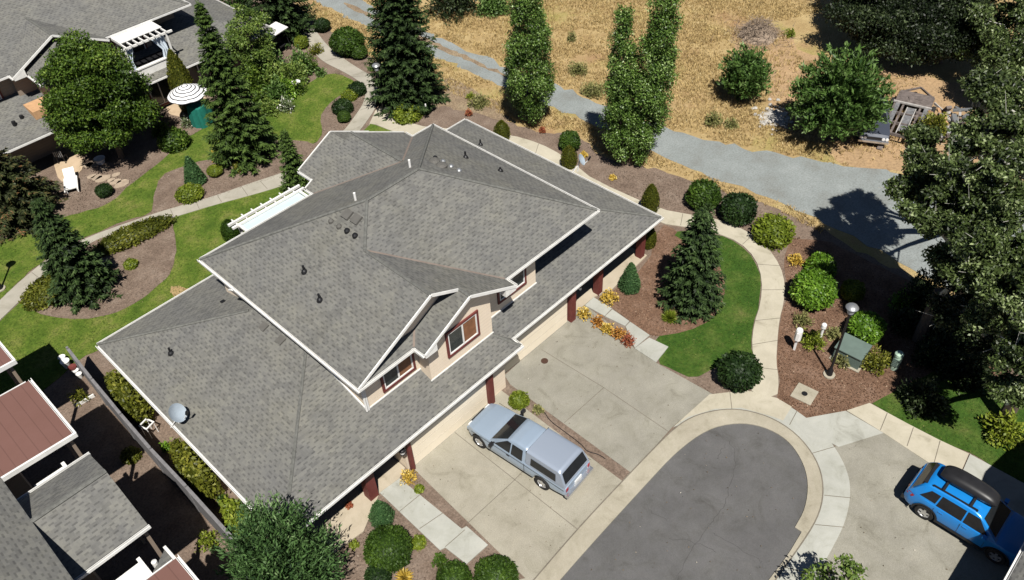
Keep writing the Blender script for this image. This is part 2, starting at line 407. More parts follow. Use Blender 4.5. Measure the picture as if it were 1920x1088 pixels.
ground('stony_soil', [(830,140),(880,165),(930,190),(960,215),(955,235),(900,215),(850,205),(800,195),(815,165)], .006, .014, MT['stony'], 2, rough=.1, seed=8)
ground('bark_mulch_bed', [(1457,755),(1462,715),(1455,680),(1458,640),(1464,600),(1474,560),(1476,530),(1470,490),(1482,445),(1560,455),(1650,500),(1730,540),(1880,640),(1900,760),(1810,672),(1760,694),(1700,724),(1634,757),(1585,772),(1520,788),(1480,765)], .006, .016, MT['bark_mulch'], 0, rough=.03, seed=9)
ground('bark_mulch_bed', [(1130,300),(1235,320),(1330,350),(1420,385),(1465,425),(1440,462),(1380,425),(1295,404),(1235,393),(1170,372),(1085,320)], .006, .014, MT['mulch'], 1, rough=.05, seed=10)

MT['porch'] = concrete('porch_concrete', (.38, .32, .24), (.46, .40, .31), .05)
MT['straws'] = simple('dead_grass', (.30, .21, .10), .95, var=.4, scale=6)
# lawns
ground('lawn', [(568,165),(600,143),(632,137),(662,152),(672,160),(640,178),(612,200),(600,222),(606,250),(592,272),(560,268),(520,262),(430,272),(405,296),(345,312),(312,340),(290,380),(283,402),(240,412),(180,437),(125,462),(92,482),(60,507),(20,542),(0,562),(-60,610),(-80,470),(0,452),(60,428),(140,402),(205,385),(240,350),(300,306),(345,262),(400,232),(470,210),(520,205)], .008, .03, MT['lawn'], 2, rough=.03)
ground('lawn', [(-60,690),(-30,640),(0,602),(40,566),(70,535),(95,508),(180,447),(325,409),(400,386),(480,364),(545,344),(600,320),(640,330),(560,420),(450,460),(407,520),(300,590),(190,655),(150,672),(100,720),(-60,840)], .008, .03, MT['lawn'], 1, rough=.02, seed=2)
ground('lawn', [(695.6,232),(735,247),(772,262),(690,262),(672,256)], .008, .03, MT['lawn'])
ground('lawn', [(1270,432),(1345,440),(1385,457),(1415,487),(1427,525),(1424,570),(1411,610),(1408,650),(1411,668),(1345,688),(1300,712),(1262,694),(1230,680),(1252,655),(1222,632),(1290,622),(1335,600),(1357,562),(1358,520),(1330,470),(1260,445)], .008, .03, MT['lawndeep'], 1, rough=.015, seed=4)
ground('lawn', [(1634,757),(1700,724),(1760,692),(1812,672),(1900,740),(2000,800),(2000,930),(1900,905),(1865,878),(1818,850),(1760,826),(1700,795)], .008, .034, MT['lawndeep'], 0, rough=.015, seed=6)
ground('lawn_island_bed', [(178,450),(240,425),(318,412),(330,440),(331,490),(316,520),(270,560),(212,592),(140,602),(80,592),(42,572),(45,540),(85,512),(120,480)], .02, .045, MT['mulch'], 2, rough=.03, seed=11)
ground('lawn_edge_bed', [(300,330),(345,312),(405,296),(430,275),(520,262),(592,268),(600,290),(540,336),(480,345),(400,372),(320,394),(283,403),(290,372)], .02, .04, MT['mulch'], 1, rough=.03, seed=12)
ground('worn_lawn_patch', [(314,548),(335,533),(356,538),(352,552),(330,558)], .02, .036, MT['straws'], 1, rough=.13)
ground('lawn_edge_bed', [(600,222),(612,200),(640,178),(672,162),(685,168),(685.5,181),(679,200),(668,215),(653,237),(640,252),(606,250)], .02, .04, MT['mulch'], 1, rough=.02, seed=13)
ground('front_bed', [(1134,566),(1147,545),(1215,500),(1236,420),(1272,433),(1262,446),(1332,470),(1359,520),(1358,562),(1336,600),(1290,622),(1222,633),(1190,612)], .01, .035, MT['bark_mulch'], 1, rough=.02, seed=14)
ground('mulch_corner', [(1300,712),(1345,688),(1411,668),(1420,720),(1404,735),(1336,740)], .01, .033, MT['mulch'], 0, rough=.01)

# paths
PT = .05
ground('path', [(560,60),(584,50),(594,60.6),(612,85),(640,108),(673,130),(697,143),(708,154),(706,176),(709,198),(680,240),(650,275),(610,310),(575,335),(545,345),(480,365),(400,386),(325,409),(250,430),(180,449),(120,490),(80,525),(40,563),(0,602),(-60,660),(-90,640),(-30,590),(0,565),(20,545),(60,510),(92,485),(125,465),(180,440),(250,415),(320,392),(400,370),(460,348),(500,335),(530,325),(560,312),(600,288),(640,250),(653,237),(668,215),(679,200),(685.5,181.5),(685.5,169),(679,158),(661,145),(637,132),(606,117),(588,99),(568,69)], 0, PT, MT['pathdark'], 2)
ground('path', [(709,198),(727,215),(747,226),(775,233),(800,240),(860,243),(958,254),(1012,270),(1054,292),(1083,314),(1112,338),(1235,393),(1295,404),(1345,412),(1380,425),(1410,441),(1440,466),(1463,500),(1472,535),(1469,570),(1461,600),(1457,640),(1455,680),(1460,715),(1457,748),(1404,738),(1418,715),(1415,680),(1409,650),(1413,610),(1426,570),(1429,525),(1416,485),(1386,455),(1340,437),(1294,428),(1232,419),(1100,352),(1050,320),(950,285),(860,268),(772,260),(735,247),(695.6,231),(690,240)], 0, PT + .004, MT['path'], 1)
def joints(name, segs, z, w=.03):
    m_ = MB()
    for a, b in segs:
        a = at(*a); b = at(*b); d = (b - a).normalized(); nn = Vector((-d.y, d.x, 0)) * w / 2
        m_.poly([(p.x, p.y, z) for p in (a - nn, b - nn, b + nn, a + nn)])
    return tag(m_.build(name, MT['joint']), kind='structure')
joints('path_joints', [((606,117),(640,108)),((661,145),(697,143)),((685,169),(707,160)),((675,208),(708,197)),((488,341),(502,356)),((453,351),(465,368)),((408,368),(416,380)),((368,379),(374,393)),((320,394),(326,407)),((127,466),(140,476)),((60,512),(78,526))], PT + .003)
joints('path_joints', [((1010,271),(1000,302)),((1280,402),(1276,424)),((1410,443),(1392,460)),((1462,500),(1420,497)),((1472,545),(1427,545)),((1463,598),(1414,603)),((1457,640),(1409,648)),((1458,695),(1415,690))], PT + .008)

# driveways, kerbs, street
ground('driveway', [(773,877),(786,862),(905,756),(940,733),(1168,904),(1000,1090),(930,1170),(870,1110),(985,1085)], 0, .035, MT['driveway'])
ground('driveway', [(957,722),(946,705),(1066,596),(1098,574),(1133,600),(1190,655),(1230,681),(1336,740),(1262,800),(1184,888)], 0, .035, MT['driveway2'])
ground('mulch_strip', [(940,733),(957,722),(1184,888),(1168,904)], 0, .028, MT['mulch'], 0, rough=.01)
joints('driveway_joints', [((853,812),(1082,993)),((963,903),(876,983)),((1132,728),(1257,813)),((1058,794),(1132,728)),((963,903),(985,880)),((1016,657),(1132,728))], .039)
ground('walkway', [(712,925),(749,898),(866,993),(875,988),(915,1023),(875,1059),(835,1028),(825,1033)], 0, .06, MT['apron'])
joints('walkway_joints', [((749,961),(787,930)),((787,993),(830,964)),((835,1027),(872,995))], .064)
ground('mulch_strip', [(783,918),(795,926),(877,980),(866,992)], .02, .042, MT['mulch'], 0, rough=.01)
ground('porch_slab', [tuple(at(713,925)[:2]), tuple(at(749,899)[:2]), (10.35, 17.6), (10.35, 20.4), (4.9, 20.4), (4.9, 16.9), (7.3, 16.6)], 0, .08, MT['porch'], world=True)
ground('porch_slab', [tuple(at(1097,573)[:2]), (21.55, 18.2), (21.55, 20.6), (27.5, 20.6), (27.6, 18.0), tuple(at(1147,545)[:2]), tuple(at(1113,559)[:2])], 0, .08, MT['porch'], world=True)
for i_, q in enumerate(([(1097,574),(1113,559),(1147,580),(1133.5,594)], [(1134.5,595),(1148,582),(1180,604),(1172,613)], [(1173,614),(1181.5,605),(1218,630),(1190,654)], [(1190,655),(1217,635),(1253,652),(1230,681)])):
    ground('walkway_slab', q, 0, .06 + .01 * (i_ % 2), MT['apron'])
inner = smooth_px([(930,1230),(1050,1088),(1130,998),(1215,905),(1268,848),(1325,806),(1380,793),(1430,800),(1475,824),(1503,862),(1516,905),(1510,955),(1490,990)], 2, False)
lower = [(1502,998)] + smooth_px([(1502,1000),(1475,1045),(1440,1090),(1380,1170)], 1, False)
outer = smooth_px([(880,1230),(1000,1090),(1090,985),(1182,888),(1250,817),(1290,785),(1340,770),(1390,768),(1450,785),(1500,820),(1535,870),(1545,920),(1535,970),(1500,1025),(1452,1090),(1400,1170)], 2, False)
side_ = smooth_px([(1330,741),(1400,733),(1460,750),(1515,786),(1560,830),(1590,885),(1595,930),(1585,980),(1560,1030),(1525,1090),(1480,1180)], 2, False)
ground('street', inner + lower, 0, .012, MT['asphalt'])
ground('kerb', outer + lower[::-1] + inner[::-1], 0, .055, MT['curb'])
k0 = min(range(len(outer)), key=lambda i: (outer[i][0] - 1262) ** 2 + (outer[i][1] - 806) ** 2)
ground('pavement', [(1262,802)] + outer[k0 + 1:] + side_[::-1], 0, .045, MT['apron'])
ground('pavement', [(1330,741),(1400,733),(1457,748),(1484,764),(1468,790),(1450,783),(1390,766),(1340,768),(1290,783),(1262,802)], .02, .049, MT['path'])
def strip(name, pts, w, z, mat):
    m_ = MB(); P = [at(*q) for q in pts]
    L, Rr = [], []
    for i in range(len(P)):
        d = (P[min(i + 1, len(P) - 1)] - P[max(i - 1, 0)]).normalized(); nn = Vector((-d.y, d.x, 0)) * w / 2
        L.append(P[i] + nn); Rr.append(P[i] - nn)
    for i in range(len(P) - 1):
        m_.poly([(p.x, p.y, z) for p in (L[i], L[i + 1], Rr[i + 1], Rr[i])])
    return tag(m_.build(name, mat), kind='structure')
strip('kerb_gutter_line', [(x * .6 + x2 * .4, y * .6 + y2 * .4) for (x, y), (x2, y2) in zip(outer, outer[1:])][4:-2], .05, .059, MT['joint'])
joints('pavement_joints', [((1480,798),(1494,772)),((1520,852),(1568,838)),((1545,930),(1595,935)),((1528,985),(1583,990)),((1470,1065),(1530,1080)),((1372,768),(1368,735))], .05)
rg = random.Random(4)
for pts in ([(1368,830),(1380,850),(1377,880),(1368,910),(1360,940),(1345,968),(1320,1000),(1290,1040),(1270,1088)], [(1340,1000),(1390,1030),(1430,1055)], [(1360,835),(1352,850),(1345,862)], [(1255,1010),(1300,1015),(1340,1035)], [(1222,960),(1250,975)]):
    q = [(x + rg.uniform(-3, 3), y + rg.uniform(-3, 3)) for x, y in smooth_px(pts, 2, False)]
    strip('street_crack', q, .015, .016, MT['crack'])
ground('driveway', [(1540,845),(1656,812),(1730,862),(1800,909),(1960,1010),(2100,1160),(1440,1180),(1490,1090),(1525,1030),(1550,980),(1558,930),(1554,885)], 0, .03, MT['driveway2'])
ground('pavement', [(1505,786),(1585,771.5),(1656,813),(1572,839),(1545,825)], 0, .041, MT['apron'])
ground('walkway', [(1587,771),(1630,757),(1700,795),(1760,826),(1816,852),(1799,891),(1800,908),(1656,813)], 0, .05, MT['path'])
ground('walkway', [(1818,853),(1866,879),(1960,930),(1940,1000),(1828,925),(1801,892)], 0, .056, MT['apron'])
joints('walkway_joints', [((1663,776),(1650,808)),((1712,803),(1700,838)),((1762,828),(1750,872))], .055)
# neighbour's side yard and patios
ground('side_yard', [(-14,2),(3.3,2),(3.3,33.5),(-14,33.5)], 0, .02, MT['mulch'], world=True)
ground('patio', [(95,262),(122,255),(140,280),(160,300),(152,325),(120,345),(105,330)], 0, .04, MT['patio'], 1)
ground('patio', [(300,175),(340,155),(395,190),(360,225),(318,215)], 0, .04, MT['patio'], 0)
for i_, (x, y) in enumerate(((172,332),(182,334),(193,336),(209,339),(218,342),(229,346),(218,329),(165,311),(176,308),(195,318))):
    a_ = .30 + .1 * ((i_ * 7) % 3); c_ = at(x, y); rg = random.Random(i_)
    P = [(c_.x + a_ * math.cos(t) * rg.uniform(.75, 1.1), c_.y + a_ * .8 * math.sin(t) * rg.uniform(.75, 1.1)) for t in [k * .785 for k in range(8)]]
    o = MB().prism(P, .01, .06).build('stepping_stone', MT['stone'], origin=(c_.x, c_.y, 0))
    lab = ['flat tan stepping stone right of the white lounger, first of the curved row', 'second stepping stone from the left in the brown bed below the broad tree', 'third stepping stone from the left, middle of the curved row in the brown bed', 'largest stepping stone of the row in the brown bed', 'stepping stone just right of the largest one in the brown bed', 'last stepping stone at the right end of the row by the lawn', 'stepping stone set above the row, closest to the broad tree\'s shade', 'pale stone beside the tan patio at the lower left of the broad tree', 'small pale stone next to the white basin under the broad tree', 'lone flat stone between the patio stones and the curved row'][i_]
    tag(o, lab, 'stepping stone', 'stepping stones in the bed by the lounger')
# ================================================================== houses
def gut(mb, p, q, out, ext=0.0):
    p = Vector(p); q = Vector(q); o = Vector((out[0], out[1], 0)); d = (q - p).normalized()
    p = p - d * ext; q = q + d * ext; mb.piece()
    mb.beam(p + o * .010 + Vector((0, 0, -.085)), q + o * .010 + Vector((0, 0, -.085)), .018, .12)
    mb.beam(p + o * .060 + Vector((0, 0, -.115)), q + o * .060 + Vector((0, 0, -.115)), .085, .016)
    mb.beam(p + o * .105 + Vector((0, 0, -.060)), q + o * .105 + Vector((0, 0, -.060)), .022, .115)
def rake(mb, p, q, out, h=.125):
    p = Vector(p); q = Vector(q); o = Vector((out[0], out[1], 0)) * .03; mb.piece()
    dn = Vector((0, 0, -h / 2 + .035))
    mb.beam(p + o + dn, q + o + dn, .05, h)
def window(parent, axis, c, a0, a1, z0, z1, out, blind=True, mull=True):
    """window set in a wall; axis 'y': wall at y=c facing out(-1/+1), runs along x"""
    fr = MB(); tr = MB(); pn = MB(); bl = MB()
    def bx(mb, u0, u1, w0, w1, d0, d1):
        e0, e1 = sorted((c + out * d0, c + out * d1))
        if axis == 'y': mb.box((u0, e0, w0), (u1, e1, w1))
        else: mb.box((e0, u0, w0), (e1, u1, w1))
    f = .06
    bx(fr, a0, a1, z0, z0 + f, .0, .055); bx(fr, a0, a1, z1 - f, z1, .0, .055)
    bx(fr, a0, a0 + f, z0 + f, z1 - f, .0, .053); bx(fr, a1 - f, a1, z0 + f, z1 - f, .0, .053)
    if mull: bx(fr, (a0 + a1) / 2 - .035, (a0 + a1) / 2 + .035, z0 + f, z1 - f, .0, .05)
    t = .11
    bx(tr, a0 - t, a1 + t, z0 - t * 1.1, z0, .0, .075); bx(tr, a0 - t, a1 + t, z1, z1 + t, .0, .07)
    bx(tr, a0 - t, a0, z0, z1, .0, .066); bx(tr, a1, a1 + t, z0, z1, .0, .066)
    mid = (a0 + a1) / 2
    bx(pn, a0 + f, mid - .035, z0 + f, z1 - f, .004, .02)
    w = fr.build('window', MT['white'], parent)
    tr.build('trim', MT['brownpost'], w)
    if blind:
        bx(bl, mid + .035, a1 - f, z0 + f, z1 - f, .004, .018); bl.build('blind', MT['blind'], w)
    else: bx(pn, mid + .035, a1 - f, z0 + f, z1 - f, .004, .02)
    pn.build('pane', MT['glass'], w)
    return w
def lamp(parent, x, y, z):
    k = MB(); k.lathe([(.02, .33), (.13, .28), (.15, .22), (.12, .2)], (x, y, z), 10); k.lathe([(.05, -.02), (.11, 0), (.11, .03)], (x, y, z), 10)
    k.beam((x, y, z + .3), (x, y + .2, z + .3), .03, .03)
    o = k.build('porch_light', MT['darkmetal'], parent)
    MB().lathe([(.09, .03), (.12, .2), (.0, .2)], (x, y, z), 10).build('lamp_shade', MT['white'], o)

H = thing('duplex_house', 'large cream two-storey duplex with grey shingle hip roofs in the middle, beside the driveways', 'house', (16, 24, 0))
eL, sL = 2.7, .32; eU, sU = 5.45, .5
xL0, xL1, yF1, yF2, yB1, yB2 = 4.52, 27.85, 16.95, 17.56, 31.16, 31.67
def zf1(y): return eL + sL * (y - yF1)
def zf2(y): return eL + sL * (y - yF2)
apL = (xL0 + (yB1 - yF1) / 2, (yF1 + yB1) / 2); zaL = eL + sL * (yB1 - yF1) / 2
apR = (xL1 - (yB2 - yF2) / 2, (yF2 + yB2) / 2); zaR = eL + sL * (yB2 - yF2) / 2
low = MB()
low.slab([(xL0, yF1, eL), (16.86, yF1, eL), (16.32, 18.05, zf1(18.05)), (16.32, apL[1], zf1(apL[1])), (apL[0], apL[1], zaL)])
low.slab([(16.86, yF1, eL), (16.9, yF2, eL), (16.32, 18.05, zf1(18.05))])
low.slab([(16.9, yF2, eL), (xL1, yF2, eL), (apR[0], apR[1], zaR), (16.32, apR[1], zaR), (16.32, 18.05, zf2(18.05) + .001)])
low.slab([(xL0, yB1, eL), (xL0, yF1, eL), (apL[0], apL[1], zaL)])
low.slab([(xL1, yF2, eL), (xL1, yB2, eL), (apR[0], apR[1], zaR)])
low.slab([(22.5, yB1, eL), (xL0, yB1, eL), (apL[0], apL[1], zaL), (22.5, apL[1], zaL)])
low.slab([(xL1, yB2, eL), (22.6, yB2, eL), (22.6, 27.5, eL + sL * (yB2 - 27.5)), (apR[0] + 3, 27.5, eL + sL * (yB2 - 27.5))])
rfl = low.build('lower_roof', [MT['shingle'], MT['soffit']], H)
capL = MB()
for p, q in (((xL0, yB1, eL), (9.6, 26.08, eL + sL * 5.08)), ((xL0, yF1, eL), (9.95, 22.38, eL + sL * 5.43)), ((xL1, yF2, eL), (23.4, 22.0, eL + sL * 4.45)), ((16.86, yF1, eL), (16.32, 18.05, zf1(18.05)))):
    capL.piece().tube(p, q, .07, n=6)
capL.build('ridge_cap', MT['ridge'], rfl)

xu0, xu1, yu0, yu1 = 9.55, 23.5, 18.25, 29.3
yR = (yu0 + yu1) / 2; hU = (yu1 - yu0) / 2; zR = eU + sU * hU
xg = 17.42; xm = (xu0 + xg) / 2; hg = (xg - xu0) / 2; zg = eU + sU * hg
yJ = yR - (hU - hg)                                         # where the hip becomes the gable ridge
up = MB()
up.slab([(xu0, yu1, eU), (xu0, yu0, eU), (xm, yu0, zg), (xm, yJ, zg), (xu0 + hU, yR, zR)])         # left slope
up.slab([(xg, yu0, eU), (xu1, yu0, eU), (xu1 - hU, yR, zR), (xu0 + hU, yR, zR), (xm, yJ, zg)])     # front slope
up.slab([(xu1, yu0, eU), (xu1, yu1, eU), (xu1 - hU, yR, zR)])                                     # right slope
xw0, xw1 = 15.75, 22.05; xw = (xw0 + xw1) / 2; zw = eU + sU * (xw - xw0); yw = yu1 - (xw - xw0)
up.slab([(xu0, yu1, eU), (xw0, yu1, eU), (xw, yw, zw), (xw1, yu1, eU), (xu1, yu1, eU), (xu1 - hU, yR, zR), (xu0 + hU, yR, zR)])
# front gable, right slope, with the smaller nested gable in front of it
xs0 = 12.32; xs = (xs0 + xg) / 2; zs = eU + sU * (xs - xs0); yP = 17.62
up.slab([(xm, yJ, zg), (xm, yu0, zg), (xs, yu0, zs), (xs, yP, zs), (xg, yP, eU), (xg, yu0, eU)])
up.slab([(xs0, 18.25, eU), (xs0, yP, eU), (xs, yP, zs), (xs, 18.75, zs), (xs0 + .52, 18.77, eU + .26)])
up.slab([(xu0 + .02, yu0, eU), (xs0, yu0, eU), (xs0 + .52, yu0 + .52, eU + .26), (xu0 + .5, yu0 + .52, eU + .26)])
# rear wing
yV = 29.95
up.slab([(xw0, yu1, eU), (xw0, yV, eU), (16.25, yV, 5.70), (16.25, 31.1, 5.70), (18.46, 31.1, 6.80), (18.46, yV, 6.80), (xw, yV, zw), (xw, yw, zw)])
up.slab([(xw1, yu1, eU), (xw, yw, zw), (xw, yV, zw), (xw1, yV, eU)])
up.slab([(18.46, 31.1, 6.80), (20.67, 31.1, 5.70), (20.67, 29.5, 5.70), (18.46, 29.5, 6.80)])
rfu = up.build('upper_roof', [MT['shingle'], MT['soffit']], H)
cap = MB()
for p, q in (((xu0, yu1, eU), (xu0 + hU, yR, zR)), ((xu1, yu1, eU), (xu1 - hU, yR, zR)), ((xu1, yu0, eU), (xu1 - hU, yR, zR)), ((xu0 + hU, yR, zR), (xu1 - hU, yR, zR)), ((xu0 + hU, yR, zR), (xm, yJ, zg)), ((xm, yJ, zg), (xm, yu0, zg)), ((xs, yP, zs), (xs, yu0 + .1, zs)), ((xw, yw, zw), (xw, yV, zw))):
    cap.piece().tube(p, q, .075, n=6)
cap.build('ridge_cap', MT['ridge'], rfu)
val = MB()
for p, q, w in (((xm, yJ, zg), (xg, yu0, eU), .2), ((xw, yw, zw), (xw1, yu1, eU), .3), ((xw, yw, zw), (xw0, yu1, eU), .12), ((xs0 + .5, yu0 + .5, eU + .25), (xs0, yu0, eU), .12)):
    val.piece().beam(Vector(p) + Vector((0, 0, .0)), Vector(q) + Vector((0, 0, .0)), w, .03)
val.build('valley_flashing', MT['valley'], rfu)
g = MB()
gut(g, (xL0, yF1, eL), (16.86, yF1, eL), (0, -1), .1); gut(g, (16.86, yF1, eL), (16.9, yF2 - .02, eL), (1, 0)); gut(g, (16.98, yF2, eL), (xL1, yF2, eL), (0, -1), .1)
gut(g, (xL0, yB1, eL), (xL0, yF1, eL), (-1, 0)); gut(g, (xL1, yF2, eL), (xL1, yB2, eL), (1, 0)); gut(g, (xL0, yB1, eL), (22.5, yB1, eL), (0, 1)); gut(g, (22.6, yB2, eL), (xL1, yB2, eL), (0, 1), .1)
g.build('gutter', MT['white'], rfl)
g = MB()
gut(g, (xu0, yu0, eU), (xu0, yu1, eU), (-1, 0), .1); gut(g, (xu0, yu1, eU), (xw0, yu1, eU), (0, 1)); gut(g, (xw1, yu1, eU), (xu1, yu1, eU), (0, 1)); gut(g, (xu1, yu1, eU), (xu1, yu0, eU), (1, 0), .1)
gut(g, (xg, yu0, eU), (xu1, yu0, eU), (0, -1)); gut(g, (xu0, yu0, eU), (xs0, yu0, eU), (0, -1)); gut(g, (xs0, yu0, eU), (xs0, yP, eU), (-1, 0)); gut(g, (xg, yP, eU), (xg, yu0 - .02, eU), (1, 0))
gut(g, (xw0, yu1, eU), (xw0, yV, eU), (-1, 0)); gut(g, (16.25, yV, 5.7), (16.25, 31.1, 5.7), (-1, 0)); gut(g, (xw1, yu1, eU), (xw1, yV, eU), (1, 0))
g.build('gutter', MT['white'], rfu)
fa = MB()
rake(fa, (xu0, yu0 - .002, eU), (xm, yu0 - .002, zg), (0, -1)); rake(fa, (xm, yu0 - .002, zg), (xs, yu0 - .002, zs), (0, -1))
rake(fa, (xs0, yP, eU), (xs, yP, zs), (0, -1)); rake(fa, (xs, yP, zs), (xg, yP, eU), (0, -1))
rake(fa, (xw, yV, zw), (xw1, yV, eU), (0, 1)); rake(fa, (xw0, yV, eU), (16.25, yV, 5.7), (0, 1)); rake(fa, (16.25, 31.1, 5.7), (18.46, 31.1, 6.8), (0, 1)); rake(fa, (18.46, 31.1, 6.8), (20.67, 31.1, 5.7), (0, 1))
# the boxed returns at the feet of the front gable
fa.piece().mesh([(xg - .02, yP - .03, eU - .02), (xg - .62, yP - .03, eU + .26), (xg - .62, yP - .03, eU - .22), (xg - .02, yP - .03, eU - .22), (xg - .02, yP + .3, eU - .02), (xg - .62, yP + .3, eU + .26), (xg - .62, yP + .3, eU - .22), (xg - .02, yP + .3, eU - .22)], [(0, 1, 2, 3), (3, 2, 6, 7), (2, 1, 5, 6), (0, 3, 7, 4)])
fa.piece().mesh([(xs0 + .02, yP - .03, eU - .02), (xs0 + .62, yP - .03, eU + .26), (xs0 + .62, yP - .03, eU - .22), (xs0 + .02, yP - .03, eU - .22), (xs0 + .02, yP + .3, eU - .02), (xs0 + .62, yP + .3, eU + .26), (xs0 + .62, yP + .3, eU - .22), (xs0 + .02, yP + .3, eU - .22)], [(3, 2, 1, 0), (7, 6, 2, 3), (6, 5, 1, 2), (4, 7, 3, 0)])
fa.build('fascia', MT['white'], rfu)
# walls: storey by storey
w = MB()
w.box((4.95, 20.0, 0), (10.4, 30.7, 2.62)); w.box((10.4, 17.47, 0), (16.3, 30.7, 2.62)); w.box((16.3, 18.1, 0), (21.5, 30.72, 2.62)); w.box((21.5, 20.5, 0), (27.35, 31.2, 2.62))
w.box((4.95, 17.5, 0), (5.2, 20.0, 2.62))
w.build('wall', MT['siding'], H)
w = MB()
w.box((9.97, 18.78, 2.9), (16.35, 28.85, 5.4)); w.box((12.8, 18.12, 2.9), (16.36, 18.77, 5.42)); w.box((16.35, 18.781, 2.9), (19.86, 28.84, 5.4)); w.box((19.86, 19.95, 2.9), (23.08, 28.83, 5.4))
w.mesh([(12.9, 18.12, 5.42), (16.36, 18.12, 5.42), (16.36, 18.12, 5.9), (xs, 18.12, zs - .16), (12.9, 18.12, 5.66)], [(0, 1, 2, 3, 4)])
w.mesh([(xu0 + .3, 18.782, 5.4), (xg - .3, 18.782, 5.4), (xm, 18.782, zg - .16)], [(0, 1, 2)])
w.box((xw0 + .4, 28.85, 2.9), (xw1 - .4, 29.6, 5.4)); w.box((16.7, 29.6, 2.9), (20.2, 30.7, 5.5))
w.build('upper_wall', MT['siding'], H)
tb = MB()
for a, b in (((9.93, 18.75, 3.31), (12.8, 18.785, 3.38)), ((12.76, 18.09, 3.08), (16.40, 18.125, 3.14)), ((16.4, 18.75, 3.10), (19.9, 18.785, 3.16))): tb.piece().box(a, b)
tb.piece().beam((9.95, 18.8, 3.36), (9.95, 22.3, 4.46), .05, .12)
tb.piece().box((9.94, 18.72, 3.3), (10.06, 18.76, 5.3)); tb.piece().tube((9.92, 18.72, 5.3), (9.92, 18.72, 3.35), .05); tb.piece().tube((10.25, 28.9, 5.3), (10.25, 28.9, 4.5), .05)
tb.build('trim', MT['white'], H)
window(H, 'y', 18.12, 13.88, 15.5, 3.78, 5.0, -1)
window(H, 'y', 18.78, 10.95, 12.45, 3.72, 4.75, -1)
window(H, 'y', 18.781, 17.5, 19.1, 3.75, 4.95, -1, blind=False)
window(H, 'y', 19.95, 20.4, 22.0, 3.75, 5.0, -1, blind=False)
window(H, 'x', 4.95, 24.5, 25.8, 1.0, 2.1, -1, blind=False)
d = MB()
for k in range(4): d.box((10.62, 17.40, .05 + k * .535), (15.1, 17.465, .57 + k * .535))
d.build('garage_door', MT['garage'], H)
d = MB()
for k in range(4): d.box((16.75, 18.035, .05 + k * .535), (21.2, 18.095, .57 + k * .535))
d.build('garage_door', MT['garage'], H)
for x, y, wd in ((10.55, 17.33, .17), (15.2, 17.36, .3), (8.57, 17.62, .42), (21.45, 18.0, .34), (23.75, 18.2, .34), (27.3, 18.25, .34), (5.1, 17.4, .3)):
    MB().box((x - wd / 2, y - wd / 2, .0), (x + wd / 2, y + wd / 2, 2.56)).build('post', MT['brownpost'], H)
lamp(H, 10.12, 17.15, 1.75); lamp(H, 21.95, 17.9, 1.75)
MB().box((7.2, 19.93, .1), (8.15, 19.99, 2.15)).build('door', MT['brownpost'], H)
MB().box((24.2, 20.43, .1), (25.15, 20.49, 2.15)).build('door', MT['brownpost'], H)
# vents standing on the roof
def roof_pt(px, plane):
    n_, d_ = plane; n_ = Vector(n_); q = CR @ Vector(((px[0] - 960) / FOC, -(px[1] - 544) / FOC, -1)); t = (d_ - n_.dot(CAMP)) / n_.dot(q); return CAMP + q * t
PLl = ((-sL, 0, 1), eL - sL * xL0); PUl = ((-sU, 0, 1), eU - sU * xu0); PUr = ((sU, 0, 1), eU + sU * xu1); PLr = ((sL, 0, 1), eL + sL * xL1); PUb = ((0, sU, 1), eU + sU * yu1); PWl = ((-sU, 0, 1), eU - sU * xw0); PUf = ((0, -sU, 1), eU - sU * yu0); PLf = ((0, -sL, 1), eL - sL * yF1)
def pipe(roof, q, pl, h=.34, m='darkmetal', r=.05, base=True):
    p = roof_pt(q, pl); k = MB()
    k.lathe([(r, -.1), (r, h), (0.0, h)], p, 10)
    if base: k.lathe([(r * 3, -.03), (r * 2.2, .08), (r, .14)], p, 10)
    k.build('vent_pipe', MT[m], roof)
for q in ((571, 510), (600, 563)): pipe(rfu, q, PUl)
pipe(rfl, (321, 663), PLl); pipe(rfl, (901, 272), PLr); pipe(rfu, (873, 296), PUr); pipe(rfu, (938, 321), PUr, .2)
pipe(rfu, (769, 314), PUb, .4, 'galv', .055, False); pipe(rfu, (667, 376), PUb, .4, 'galv', .055, False)
def boxvent(roof, q, pl, s=.3, h=.1, m='ventgrey', rnd=False):
    p = roof_pt(q, pl); n_ = Vector(pl[0]).normalized(); a = n_.orthogonal().normalized()
    a = Vector((-n_.y, n_.x, 0)).normalized(); b = n_.cross(a); k = MB()
    if rnd: k.lathe([(s * .9, -.06), (s * .9, h * .5), (s * .5, h), (0, h * 1.1)], p, 12)
    else:
        V = [p + a * (i * s) + b * (j * s) + n_ * z for z, f in ((-.05, 1), (h, 1)) for i, j in ((-.5, -.5), (.5, -.5), (.5, .5), (-.5, .5))]
        k.mesh(V, [(4, 5, 6, 7), (0, 1, 5, 4), (1, 2, 6, 5), (2, 3, 7, 6), (3, 0, 4, 7)])
    k.build('roof_vent', MT[m], roof)
for q in ((652, 403), (669, 412)): boxvent(rfu, q, PUl, .42, .1)
for q in ((621, 416), (636, 426)): boxvent(rfu, q, PUl, .13, .14, 'ventgrey', True)
for q in ((651, 434), (666, 443)): boxvent(rfu, q, PUl, .14, .14, 'darkmetal', True)
for q in ((814, 304), (828, 312)): boxvent(rfu, q, PUr, .3, .16, 'ventgrey', True)
for q in ((816, 297), (831, 304), (846, 313), (861, 321)): boxvent(rfu, q, PUr, .13, .12, 'greymetal' if q[0] > 820 else 'darkmetal', True)
for q in ((495, 613), (527, 638)): boxvent(rfl, q, PLl, .36, .07, 'ventgrey')
boxvent(rfl, (418, 566), ((0, sL, 1), eL + sL * yB1), .2, .05, 'darkmetal')
